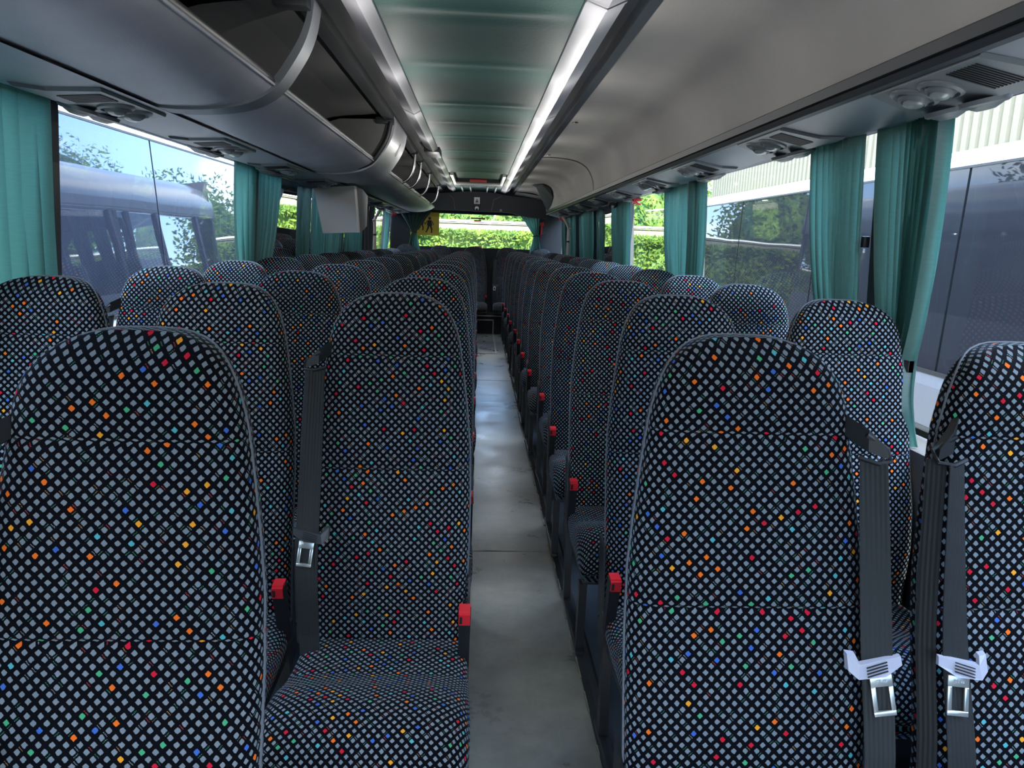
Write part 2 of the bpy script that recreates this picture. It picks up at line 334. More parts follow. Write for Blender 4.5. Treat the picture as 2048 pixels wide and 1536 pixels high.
def thing(name, label, cat, loc, group=None, raw=False):
    """an Empty at the thing's base; loc z relative to the eye"""
    o = bpy.data.objects.new(name, None); COL.objects.link(o); o.empty_display_size = .05
    z = loc[2] if raw else loc[2] + CZ
    o.location = (loc[0], loc[1], z); o['label'] = label; o['category'] = cat
    if group: o['group'] = group
    if not raw: o['_o'] = [loc[0], loc[1], z]
    return o
def tag(o, label, cat, group=None, kind=None):
    o['label'] = label; o['category'] = cat
    if group: o['group'] = group
    if kind: o['kind'] = kind
    return o
def struct(o, label=None, cat=None):
    o['kind'] = 'structure'
    if label: o['label'] = label
    if cat: o['category'] = cat
    return o
def copy_tree(o, parent=None):
    c = o.copy(); COL.objects.link(c)
    if parent is not None: c.parent = parent
    for ch in list(o.children): copy_tree(ch, c)
    return c
ORD = ['first', 'second', 'third', 'fourth', 'fifth', 'sixth', 'seventh', 'eighth', 'ninth', 'tenth', 'eleventh', 'twelfth', 'thirteenth', 'fourteenth']

# ------------------------------------------------------------------ shell of the coach
Y0, Y1 = -1.7, 10.95
XL0, XL1 = -1.34, -1.285       # left glass plane: at the sill, at the head
XR0, XR1 = 1.27, 1.215
ZS, ZH = -.50, .385            # window sill, window head
FL, PL = -1.32, -1.29          # aisle floor, seat platform
b = MB(); b.box(-.02, .37, Y0, 10.5, FL - .05, FL); fl = b.build('floor', 'floor_vinyl')
struct(fl, 'worn grey vinyl aisle floor between the seat blocks', 'floor')
for y in (2.95, 6.9):                                            # welded joints across the aisle
    MB().box(-.02, .36, y, y + .006, FL, FL + .0012).build('joint', 'seam_worn', fl)
hx = MB(); hx.box(.235, .255, 8.6, 10.48, FL, FL + .006); hx.build('edging_strip', 'silver_trim', fl)
hx = MB(); hx.box(-.02, .255, 8.58, 8.6, FL, FL + .006); hx.build('edging_strip', 'silver_trim', fl)
hx = MB(); hx.box(-.02, .24, 9.5, 9.515, FL, FL + .004); hx.build('edging_strip', 'silver_trim', fl)
o = struct(MB().box(-1.36, -.02, Y0, 10.5, FL - .05, PL).build('trim_1', 'platform_blue'), 'low dark platform under the left seat block', 'platform')
o2 = struct(MB().box(.37, 1.29, Y0, 10.5, FL - .05, PL).build('trim_2', 'platform_blue'), 'low blue-black platform under the right seat block', 'platform')
struct(MB().extr([(.352, FL), (.352, FL + .008), (.366, PL + .002), (.385, PL + .006), (.395, PL)], Y0, 10.5, smooth=False).build('trim_3', 'dark_rail'), 'dark edge rail where the aisle meets the right platform', 'trim')
b = MB(); random.seed(3)
y = .9
while y < 10.4:
    l = random.uniform(.03, .12); x = .345 + random.uniform(-.003, .004); b.box(x, x + random.uniform(.006, .014), y, y + l, FL, FL + random.uniform(.004, .009), 0); y += l + random.uniform(.01, .16)
o = b.build('worn_sealant', 'seam_worn', fl); o['kind'] = 'stuff'
# rear step
st = struct(MB().box(-1.36, 1.29, 10.5, Y1, FL - .05, -1.05).build('trim_4', 'rear_felt'), 'dark step up to the rear bench', 'step')
b = MB(); b.box(-1.3, 1.25, 10.485, 10.5, -1.065, -1.05); b.box(.235, .25, 10.485, 10.5, FL, -1.11); b.box(-.05, .25, 10.485, 10.5, -1.125, -1.11); b.build('edging_strip', 'silver_trim', st)

def side(sgn, X0, X1, pillars, nm):
    out = 1 if sgn > 0 else -1
    b = MB(); prof = [(X0, ZS), (X0 - out * .05, ZS - .03), (X0 - out * .03, FL), (X0 + out * .03, FL), (X0 + out * .03, ZS - .02), (X0 + out * .02, ZS)]
    b.extr(prof, Y0, Y1, closed=True, smooth=False, caps=True)
    w = struct(b.build('wall_' + nm, 'grey_trim'), 'grey lower side wall under the %s windows' % nm, 'wall')
    # head beam above the glass, hidden behind the service panel
    b = MB(); b.extr([(X1, ZH), (X1 - out * .01, .50), (X1 + out * .04, .50), (X1 + out * .045, ZH)], Y0, Y1, closed=True, smooth=False, caps=True); b.build('head_beam', 'grey_trim', w)
    # outer skirt and body panel seen from outside
    b = MB(); b.extr([(X0 + out * .032, ZS + .02), (X0 + out * .06, -.9), (X0 + out * .06, -1.9), (X0, -2.0)], Y0, Y1, smooth=True); b.build('outer_panel', 'body_silver', w)
    for i, (ya, yb) in enumerate(zip(pillars[:-1], pillars[1:])):
        if yb > Y1 - .1: pass
        fr = MB()                                              # pillar at the start of the bay
        hw = .035
        fr.add([(X0 - out * .03, ya - hw, ZS), (X0 + out * .03, ya - hw, ZS), (X0 + out * .03, ya + hw, ZS), (X0 - out * .03, ya + hw, ZS),
                (X1 - out * .03, ya - hw, ZH + .02), (X1 + out * .03, ya - hw, ZH + .02), (X1 + out * .03, ya + hw, ZH + .02), (X1 - out * .03, ya + hw, ZH + .02)],
               [(0, 1, 5, 4), (1, 2, 6, 5), (2, 3, 7, 6), (3, 0, 4, 7), (0, 1, 2, 3), (4, 5, 6, 7)])
        fr.build('pillar', 'dark_rail', w)
        g = MB(); a, c = ya + hw, yb - hw
        t_ = .004 * out
        g.add([(X0, a, ZS), (X0, c, ZS), (X1, c, ZH), (X1, a, ZH)], [(0, 1, 2, 3)])
        gw = struct(g.build('window_%d' % (WN[0]), 'window_glass'), '%s side window pane, %s one from the front' % (nm, ORD[i]), 'window'); WN[0] += 1
        gk = MB()
        for (xa, za, xb, zb) in ((X0, ZS, X0, ZS + .018), (X1, ZH - .014, X1, ZH)):
            gk.add([(xa - out * .006, a, za), (xa - out * .006, c, za), (xb - out * .006, c, zb), (xb - out * .006, a, zb)], [(0, 1, 2, 3)])
        gk.build('gasket', 'rubber', gw)
    return w
WN = [1]
PLF = [.42, 2.30, 4.22, 6.12, 7.95, 9.05, 10.3]; PRT = [.30, 2.19, 4.12, 6.02, 7.92, 9.3, 10.3]
wl = side(-1, XL0, XL1, PLF + [Y1 + .0], 'left'); wr = side(1, XR0, XR1, PRT + [Y1 + .0], 'right')
for X0, X1, ya in ((XL0, XL1, -1.7), (XR0, XR1, -1.7)):          # front quarter panes beside the driver
    o = struct(MB().add([(X0, ya, ZS), (X0, .4, ZS), (X1, .4, ZH), (X1, ya, ZH)], [(0, 1, 2, 3)]).build('window_%d' % WN[0], 'window_glass'), 'side window pane of the driver area, ' + ('left' if X0 < 0 else 'right'), 'window'); WN[0] += 1
# outer roof
rp = [(-1.33, .40), (-1.31, .60), (-1.24, .76), (-1.08, .86), (-.7, .91), (-.035, .93), (.63, .91), (1.01, .86), (1.17, .76), (1.24, .60), (1.26, .40)]
rpi = [(x * .985, z - .025) for x, z in rp[::-1]]
struct(MB().extr(rp + rpi, Y0, Y1 + .1, closed=True, caps=True).build('ceiling', 'body_silver'), 'outer roof skin of the coach', 'roof')
# green headliner, padded, with soft cross wrinkles
GL, GR, GZ = -.325, .285, .68
wr_y = [(1.0, .4), (2.35, 1.), (3.05, .5), (3.9, 1), (4.5, .5), (5.1, 1), (5.9, .7), (6.5, 1), (7.1, .5), (7.6, 1.0)]
def hz(x, y):
    u = (x - (GL + GR) / 2) / ((GR - GL) / 2); z = .012 * (1 - u * u)
    for (yw, a) in wr_y:
        d = y - yw - .05 * (1 - u * u); z -= a * .006 * math.exp(-(d / .035) ** 2) * max(0, 1 - abs(u) ** 3) ; z += a * .004 * math.exp(-((d - .07) / .05) ** 2) * max(0, 1 - u * u)
    return z
prof = [(GL + (GR - GL) * i / 16, GZ) for i in range(17)]
struct(MB().extr(prof, Y0, 7.75, ny=360, fz=hz).build('trim_5', 'headliner_green'), 'dark green padded headliner down the middle of the ceiling', 'headliner')
# light strips along the headliner: two-facet lens covers in segments, one group per side
def strip(x0, xm, x1, segs, side_, gaps):
    for i, (ya, yb) in enumerate(segs):
        t = thing('strip_light', '%s ceiling light strip cover beside the green headliner, %s from the front' % (side_, ORD[i]), 'ceiling light', (xm, ya, GZ), 'ceiling light strip covers')
        pr = [(x0, GZ + .004), (x0, GZ - .010), (xm, GZ - .030), (x1, GZ - .004), (x1, GZ + .01)]
        MB().extr(pr, ya + .003, yb - .003, smooth=False).build('cover', 'silver_trim', t)
        MB().extr([(x0, GZ + .0), (x0 + .0005, GZ - .013), (xm, GZ - .034), (x1, GZ - .008), (x1 + .001, GZ)], yb - .02, yb - .003, smooth=False).build('end_clip', 'silver_trim', t)
strip(GL, -.36, -.418, [(Y0, 2.05), (2.05, 4.1), (4.1, 5.75), (6.15, 8.2), (8.2, 10.2)], 'left', 0)
strip(GR, .345, .40, [(Y0, 2.2), (2.2, 4.1), (4.1, 6.1), (6.1, 8.2), (8.2, 10.2)], 'right', 0)
MB().box(-.43, -.315, 5.75, 6.15, GZ - .03, GZ + .01, .004).build('trim_6', 'bin_dark')
struct(bpy.data.objects['trim_6'], 'black filler piece between two left light strips', 'trim')
# long rails outboard of the strips
struct(MB().extr([(.40, GZ), (.405, GZ + .03), (.455, GZ + .03), (.457, GZ - .012), (.498, GZ - .004), (.50, GZ + .01)], Y0, 10.3, smooth=False).build('trim_7', 'dark_rail'), 'dark slotted rail beside the right ceiling light strip', 'rail')
struct(MB().extr([(-.418, GZ), (-.425, GZ + .03), (-.50, GZ + .02), (-.502, GZ - .02), (-.545, GZ - .03), (-.56, GZ + .0)], Y0, 10.3, smooth=False).build('trim_8', 'bin_dark'), 'dark slotted rail beside the left ceiling light strip', 'rail')
# right cove: no luggage bins, felt covered
cv = [(.495, .682), (.60, .685), (.72, .675), (.80, .655), (.865, .615), (.905, .555), (.925, .49), (.93, .435)]
def smoothp(p, n=4):
    out = []
    for i in range(len(p) - 1):
        p0 = p[max(i - 1, 0)]; p1 = p[i]; p2 = p[i + 1]; p3 = p[min(i + 2, len(p) - 1)]
        for k in range(n):
            t = k / n; out.append(tuple(.5 * ((2 * p1[j]) + (-p0[j] + p2[j]) * t + (2 * p0[j] - 5 * p1[j] + 4 * p2[j] - p3[j]) * t * t + (-p0[j] + 3 * p1[j] - 3 * p2[j] + p3[j]) * t ** 3) for j in range(len(p1))))
    out.append(tuple(p[-1])); return out
cvs = smoothp(cv)
cvj = [Y0, 6.1, 10.35]
w = None
for i, (ya, yb) in enumerate(zip(cvj[:-1], cvj[1:])):
    o = MB().extr(cvs, ya + .003, yb - .003, ny=12).build('trim_%d' % (9 + i), 'cove_felt')
    struct(o, ['front length of the grey felt cove above the right windows', 'rear length of the grey felt cove above the right windows'][i], 'panel')
o = struct(MB().extr([(x - .002, z - .002) for x, z in cvs], 6.1 - .016, 6.1 + .016, ny=1).build('trim_11', 'rubber'), 'curved dark joint across the right cove', 'joint')
for (y_, big) in ((2.12, 1), (4.3, .6), (5.9, .5)):
    t = thing('bracket_stub', 'small broken bin fixing left on the right cove, %s' % ({2.12: 'big white one by the front rail', 4.3: 'middle small one', 5.9: 'rear small one'}[y_]), 'fixing', (.52, y_, .68))
    MB().disc((.525, y_, .682), (0, 0, -1), [(.0, 0), (.008 * big, .002), (.007 * big, .012), (.001, .014)], 10).build('screw', 'silver_metal', t)
    MB().box(.52, .55, y_ + .02, y_ + .026, .679, .683).build('torn_slot', 'rubber', t)
# right lower rail and service panel
struct(MB().extr([(.93, .44), (.918, .432), (.922, .408), (.935, .408), (.933, .400), (.923, .398), (.93, .386), (.95, .385)], Y0, 10.3, smooth=False).build('trim_12', 'dark_rail'), 'double dark rail under the right cove', 'rail')
struct(MB().extr(smoothp([(.94, .392), (1.03, .372), (1.11, .355), (1.135, .353), (1.21, .368), (1.235, .40)], 3), Y0, 10.35, ny=8).build('trim_13', 'service_grey'), 'grey service panel above the right windows', 'service panel')
struct(MB().extr(smoothp([(-.95, .352), (-1.04, .345), (-1.14, .338), (-1.17, .340), (-1.285, .372), (-1.30, .40)], 3), Y0, 10.35, ny=8).build('trim_14', 'service_grey'), 'grey service panel above the left windows', 'service panel')
# aluminium ledge above left glass
struct(MB().box(-1.29, -1.275, Y0, 10.3, .362, .374).build('trim_15', 'silver_metal'), 'thin bright rail at the head of the left windows', 'rail')

# ------------------------------------------------------------------ service units (lamps, nozzles, speaker grille)
def frame_at(sgn):
    """local frame on the service panel's inner slope"""
    if sgn > 0: return Vector((1.035, 0, .3705)), Vector((.96, 0, -.205)).normalized()
    return Vector((-1.055, 0, .3435)), Vector((-.99, 0, -.07)).normalized()
def service_unit(sgn, y, label):
    c, ou = frame_at(sgn)
    t = thing('service_unit', label, 'overhead unit', (c.x, y, c.z), 'overhead service units')
    nrm = Vector((0, 1, 0)).cross(ou); nrm = nrm if nrm.z < 0 else -nrm
    c = Vector((c.x, y, c.z))
    m = MB(); o_ = c
    hexa = [(-.085, -.30), (-.085, .10), (.03, .14), (.085, .22), (.085, -.40), (.04, -.33)]
    ring0 = [c + ou * p + Vector((0, q, 0)) for p, q in hexa]; ring1 = [c + (ou * p + Vector((0, q, 0))) * .97 + nrm * .008 for p, q in hexa]
    m.loft([ring0, ring1]); sharp(m.build('base_plate', 'vent_grey', t))
    for (dy, r) in ((-.085, .040), (.015, .044)):
        cc = c + ou * -.02 + Vector((0, dy, 0)) + nrm * .008
        nz_ = MB().disc(cc, nrm, [(r * 1.25, -.002), (r * 1.22, .005), (r * 1.02, .009), (r * .95, .003), (r * .80, .004), (r * .74, .013), (r * .6, .017), (r * .55, .010), (.001, .009)], 24).build('nozzle', 'vent_grey', t)
        MB().disc(cc + Vector((0, .0, 0)), nrm + Vector((0, -.25, 0)), [(r * .56, .006), (r * .52, .019), (r * .3, .023), (.001, .024)], 18).build('lens', 'lens_clear', nz_)
    n2 = Vector((0, 0, -1)) + Vector((.25 * sgn, 0, 0))
    for dy in (-.11, .02):
        cc = c + ou * .088 + Vector((0, dy + .03, -.006))
        ld = MB().disc(cc, n2, [(.052, -.004), (.050, .006), (.043, .010), (.040, .006), (.034, .012), (.018, .020), (.001, .021)], 22).build('reading_lamp', 'vent_grey', t)
    # slatted speaker grille ahead of the nozzles
    gr = MB(); gc = c + Vector((0, -.215, 0)) + ou * -.01 + nrm * .004
    gr.obox(gc, ou * .062, Vector((0, .055, 0)), nrm * .003); g = gr.build('speaker_grille', 'vent_grey', t)
    sl = MB()
    for k in range(9): sl.obox(gc + Vector((0, -.045 + k * .01125, 0)) + nrm * .004, ou * .056, Vector((0, .0026, 0)), nrm * .0022)
    s_ = sl.build('slot_bars', 'black_plastic', g)
    return t
u0 = service_unit(1, 0, 'x'); v0 = service_unit(-1, 0, 'x')
ry = [1.74, 2.68, 3.62, 4.56, 5.5, 6.44, 7.38, 8.32, 9.26]
ly = [1.38, 2.30, 3.22, 4.14, 5.06, 5.98, 6.90, 7.82, 8.74, 9.66]
for base, ys, nm in ((u0, ry, 'right'), (v0, ly, 'left')):
    for i, y in enumerate(ys):
        o = base if i == 0 else copy_tree(base)
        o.location.y = y; o['label'] = 'grey lamp and air nozzle unit over the %s windows, %s from the front' % (nm, ORD[i])
# red-ringed emblem spot beside the front right unit
t = thing('call_button', 'small oval dark red ringed button beside the front right air nozzles', 'button', (1.0, 1.60, .378))
MB().disc((1.0, 1.56, .377), (-.2, 0, -1), [(.016, -.003), (.0155, .004), (.012, .005)], 18).build('ring', 'red_plastic', t); MB().disc((1.0, 1.56, .3765), (-.2, 0, -1), [(.0118, 0), (.0118, .005), (.001, .006)], 18).build('cap', 'vent_grey', t)

# ------------------------------------------------------------------ left luggage bins
bp = smoothp([(-.965, .362), (-.90, .358), (-.80, .362), (-.71, .378), (-.645, .405), (-.612, .430)], 4)
arch = smoothp([(-.965, .355), (-.90, .350), (-.80, .354), (-.705, .370), (-.64, .398), (-.598, .432), (-.562, .480), (-.525, .540), (-.502, .60), (-.49, .665)], 4)
def bin_(ya, yb, label, n, lining=True):
    t = thing('luggage_bin', label, 'luggage bin', (-.8, ya, .36), 'left overhead luggage bins')
    th = [(x + .004, z + .014) for x, z in bp[::-1]]
    MB().extr(bp + th, ya, yb, closed=True, caps=True, ny=4).build('bin_pan', 'bin_vinyl', t)
    MB().tube([(-.622, ya, .442), (-.622, yb, .442)], .015, 10).build('lip_roll', 'bin_dark', t)
    MB().tube([(-.612, ya, .431), (-.612, yb, .431)], .0045, 6).build('lip_bead', 'bin_vinyl', t)
    MB().extr(smoothp([(-.965, .37), (-1.03, .42), (-1.05, .50), (-1.0, .60), (-.85, .665), (-.62, .69), (-.54, .69)], 3), ya, yb, ny=2).build('lining', 'bin_lining', t)
    return t
def bracket(ya, yb, label, bm_='bin_vinyl'):
    t = thing('bin_bracket', label, 'bracket', (-.6, ya, .36), 'bin brackets')
    th = [(x - .012, z + .022) for x, z in arch[::-1]]
    sharp(MB().extr(arch + th, ya, yb, closed=True, caps=True, ny=1).build('arch', bm_, t), 50)
    # hinge block at the top
    MB().box(-.60, -.50, ya - .05, ya + .01, .635, .672, .006).build('hinge_block', 'bin_dark', t)
    return t
bin_(Y0, 2.30, 'nearest luggage bin, open fronted, over the front left window', 0)
bracket(2.29, 2.385, 'narrow dark grey arch bracket between the two front left bins', 'bracket_grey')
bin_(2.385, 4.40, 'second luggage bin, open fronted, ending at the wide curved panel', 1)
# divider at the end of the second bin
t = thing('bin_divider', 'flat dark divider closing the far end of the second luggage bin', 'divider', (-.8, 4.36, .38))
dv = [(-.95, .375), (-.80, .378), (-.70, .392), (-.63, .42), (-.58, .48), (-.535, .56), (-.515, .645), (-.60, .66), (-.80, .655), (-.98, .60), (-1.03, .5), (-.99, .4)]
m = MB(); m.loft([[(x, 4.365, z) for x, z in dv], [(x, 4.38, z) for x, z in dv]]); m.build('divider_panel', 'bin_lining', t)
m = MB(); m.tube([(x, 4.355, z) for x, z in smoothp(dv[2:7], 4)], .014, 8); m.build('edge_seal', 'bin_dark', t)
t = bracket(4.40, 5.05, 'wide curved end panel with a dark slot behind the second bin')
m = MB(); a_ = [p for p in arch if .50 < p[1] < .60]
m.extr([(x + .002, z - .002) for x, z in a_], 4.80, 4.85); m.build('slot', 'bin_dark', t)
bin_(5.05, 6.35, 'third luggage shelf, low lipped, just behind the curved end panel', 2)
bin_(6.35, 7.75, 'fourth luggage shelf, low lipped, between silver hoops', 3)
bin_(7.75, 10.2, 'rearmost luggage shelf, pale low lip ending in a rounded nose', 4)
t = thing('bin_nose', 'pale rounded nose closing the rear end of the last luggage shelf', 'end cap', (-.8, 10.2, .36))
rings = []
for k in range(7):
    a = k / 6 * pi / 2; sc_ = cos(a); yy = 10.2 + .16 * sin(a)
    ring = bp + [(x + .004, z + .03) for x, z in bp[::-1]]
    cx, cz_ = -.93, .385; rings.append([(cx + (x - cx) * max(sc_, .05), yy, cz_ + (z - cz_) * max(sc_, .05)) for x, z in ring])
MB().loft(rings).build('cap', 'cream_panel', t)
for i, y in enumerate((5.95, 6.55, 7.65, 9.3)):
    t = thing('luggage_hoop', 'curved silver hoop from the luggage shelf lip to the ceiling rail, %s from the front' % ORD[i], 'hoop', (-.6, y, .42), 'silver hoops over the rear luggage shelves')
    m = MB(); pts = smoothp([(-.612, .432), (-.575, .452), (-.545, .49), (-.525, .55), (-.515, .62), (-.512, .66)], 5)
    m.tube([(x, y, z) for x, z in pts], .011, 8); m.build('rod', 'silver_metal', t)
    MB().box(-.57, -.49, y - .02, y + .02, .648, .668, .004).build('top_clamp', 'black_plastic', t)
# pale strip where left rear lining meets the rail
# monitor box
t = thing('monitor_box', 'pale grey box-shaped monitor housing hanging under the left luggage shelf', 'monitor', (-1.0, 5.3, .33))
m = MB(); m.loft([[(-1.145, 5.22, .325), (-.865, 5.22, .345), (-.865, 5.32, .345), (-1.145, 5.32, .325)], [(-1.085, 5.22, .015), (-.845, 5.22, .03), (-.845, 5.34, .03), (-1.085, 5.34, .015)]]); m.build('housing', 'white_box', t)
m = MB(); m.loft([[(-.863, 5.325, .345), (-.83, 5.36, .33), (-.83, 5.60, .30), (-1.14, 5.60, .30), (-1.14, 5.33, .33)], [(-.843, 5.335, .03), (-.825, 5.36, .05), (-.83, 5.55, .08), (-1.08, 5.55, .08), (-1.08, 5.35, .02)]]); m.build('rear_shell', 'grey_trim', t)
MB().tube([(-1.03, 5.26, .33), (-1.02, 5.24, .355), (-1.0, 5.2, .36)], .006, 6).build('cable', 'black_plastic', t)

# ------------------------------------------------------------------ roof hatch and rear ceiling
t = thing('roof_hatch', 'roof escape hatch with pale frame and dark red handle at the rear', 'hatch', (0, 8.35, GZ))
m = MB()
for bx in ((-.31, -.28, 7.8, 9.0), (.24, .27, 7.8, 9.0)): m.box(bx[0], bx[1], bx[2], bx[3], GZ - .02, GZ + .01)
m.box(-.31, .27, 8.93, 9.0, GZ - .025, GZ + .01); m.build('frame', 'white_strip', t)
MB().box(-.28, .24, 7.8, 8.93, GZ + .03, GZ + .05).build('lid', 'headliner_green', t)
MB().box(-.29, .25, 8.78, 8.92, GZ - .01, GZ + .03).build('lower_bar', 'black_plastic', t)
MB().box(-.12, .08, 8.74, 8.78, GZ - .005, GZ + .025, .004).build('handle', 'red_plastic', t)
struct(MB().extr([(GL, GZ), (0, GZ + .01), (GR, GZ)], 9.0, 10.4).build('trim_16', 'headliner_green'), 'short green ceiling panel behind the roof hatch', 'panel')
t = thing('ceiling_vent', 'pale ribbed ceiling air intake in front of the rear header', 'vent', (0, 9.5, GZ))
m = MB()
for x in (-.24, -.13, .09, .20): m.box(x, x + .018, 9.4, 10.35, GZ - .02, GZ + .0, .004)
m.build('rib', 'white_strip', t)

# ------------------------------------------------------------------ rear wall
def plate(pts, y0, y1): return MB().loft([[(x, y0, z) for x, z in pts], [(x, y1, z) for x, z in pts]], smooth=False)
rw = struct(plate([(-1.3, -.10), (-1.3, -1.1), (1.26, -1.1), (1.26, -.10)], Y1 - .02, Y1 + .03).build('wall_rear', 'rear_felt'), 'dark felt rear wall under the rear window', 'wall')
plate([(-1.3, -.1), (-1.3, .45), (-.92, .45), (-.92, -.1)], Y1 - .02, Y1 + .03).build('corner_panel', 'rear_felt', rw)
plate([(.84, -.1), (.82, .38), (.80, .45), (1.26, .45), (1.26, -.1)], Y1 - .02, Y1 + .03).build('corner_panel', 'rear_felt', rw)
hd = smoothp([(-1.25, .40), (-.7, .41), (.1, .405), (.42, .40), (.56, .37), (.72, .345), (.95, .34), (1.0, .36)], 3) + smoothp([(1.0, .42), (.93, .54), (.80, .60), (.45, .625), (.2, .66), (-.05, .675), (-.3, .66), (-.6, .63), (-1.25, .62)], 3)
plate(hd, 10.40, 10.46).build('header_panel', 'rear_felt', rw)
struct(plate([(-1.3, .38), (-1.3, .9), (1.26, .9), (1.26, .38)], Y1 - .02, Y1 + .03).build('trim_17', 'rear_felt'), 'dark body frame above the rear window', 'frame')
MB().extr(smoothp([(.93, .435), (.98, .55), (.9, .62), (.7, .66), (.5, .68)], 4), 10.3, Y1).build('cove_return', 'cove_felt', rw)
# shaped dark filler on the cove near the rear
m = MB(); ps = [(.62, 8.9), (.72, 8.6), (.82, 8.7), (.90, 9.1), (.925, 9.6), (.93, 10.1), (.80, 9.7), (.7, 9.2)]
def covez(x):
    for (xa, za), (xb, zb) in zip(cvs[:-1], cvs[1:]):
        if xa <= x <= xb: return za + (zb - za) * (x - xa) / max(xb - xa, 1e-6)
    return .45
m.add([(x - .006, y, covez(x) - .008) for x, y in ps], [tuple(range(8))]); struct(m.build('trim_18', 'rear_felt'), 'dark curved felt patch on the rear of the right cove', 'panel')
g = struct(MB().add([(-.95, Y1, -.11), (.86, Y1, -.11), (.84, Y1, .41), (-.95, Y1, .41)], [(0, 1, 2, 3)]).build('window_%d' % WN[0], 'window_glass'), 'wide rear window between the tied curtains', 'window'); WN[0] += 1
MB().box(-.12, .09, Y1 - .03, Y1 - .012, .315, .335).build('brown_label', 'brown_sticker', g)
t = tag(MB().box(-.055, .05, Y1 - .03, Y1 - .012, -.105, -.075).build('reflector', 'red_plastic'), 'small orange red strip at the foot of the rear window', 'reflector')
# notice and camera on header
t = thing('wall_notice', 'small pale notice in the middle of the dark rear header', 'notice', (-.03, 10.38, .5))
MB().box(-.075, .005, 10.385, 10.40, .505, .595).build('card', 'sticker_white', t)
m = MB(); m.disc((-.035, 10.384, .562), (0, -1, 0), [(.009, 0), (.009, .001)], 10); m.box(-.055, -.015, 10.383, 10.385, .53, .55); m.box(-.06, -.01, 10.383, 10.385, .515, .523); m.build('print', 'dark_rail', t)
t = thing('dome_camera', 'small black camera with white ring under the pale notice', 'camera', (-.03, 10.38, .45))
MB().box(-.068, .0, 10.37, 10.40, .445, .50, .008).build('mount', 'black_plastic', t)
MB().disc((-.034, 10.38, .445), (0, -.7, -.7), [(.030, -.006), (.028, .012), (.018, .024), (.001, .03)], 18).build('ring', 'white_strip', t)
MB().disc((-.034, 10.37, .442), (0, -.7, -.7), [(.016, .01), (.015, .024), (.001, .03)], 14).build('lens', 'black_plastic', t)
m = MB(); m.disc((.30, 10.395, .43), (0, -1, 0), [(.018, 0), (.018, .006), (.011, .006), (.010, .001), (.001, .001)], 14); tag(m.build('lock_button', 'grey_trim'), 'small round lock on the right of the dark rear header', 'lock')
m = MB(); m.tube([(-.42, 10.396, .62), (-.36, 10.396, .56), (-.34, 10.396, .42)], .003, 5); m.tube([(.30, 10.396, .62), (.20, 10.396, .57), (.17, 10.396, .42)], .003, 5); m.build('seam', 'grey_trim', rw)
MB().box(-.075, .035, Y1 - .028, Y1 - .012, .275, .300).build('red_print', 'red_plastic', g)
# school sign
t = thing('school_sign', 'yellow board with black walking figures inside the rear window, behind the left tied curtain', 'sign', (-.85, 10.9, .2))
MB().box(-1.0, -.58, 10.895, 10.907, .055, .385, .004).build('board', 'yellow_sign', t)
def figure(cx, s_, flip=1):
    m = MB(); m.disc((cx, 10.894, .30), (0, -1, 0), [(.026 * s_, 0), (.026 * s_, .002), (.001, .0021)], 14)
    def poly(p): m.loft([[(cx + flip * x * s_, 10.894, .30 + z * s_) for x, z in p], [(cx + flip * x * s_, 10.892, .30 + z * s_) for x, z in p]], smooth=False)
    poly([(-.035, -.03), (.03, -.03), (.045, -.12), (.03, -.13), (-.03, -.13), (-.045, -.11)])
    poly([(.0, -.12), (.03, -.12), (.05, -.18), (.045, -.24), (.065, -.245), (.02, -.245), (.025, -.19)])
    poly([(-.03, -.12), (.0, -.12), (-.015, -.18), (-.05, -.235), (-.03, -.245), (-.07, -.235), (-.045, -.18)])
    poly([(.03, -.035), (.045, -.045), (.075, -.105), (.065, -.115)])
    poly([(-.03, -.035), (-.045, -.04), (-.085, -.10), (-.075, -.11)])
    return m
figure(-.72, .85).build('adult_figure', 'black_plastic', t); figure(-.84, .7).build('child_figure', 'black_plastic', t)

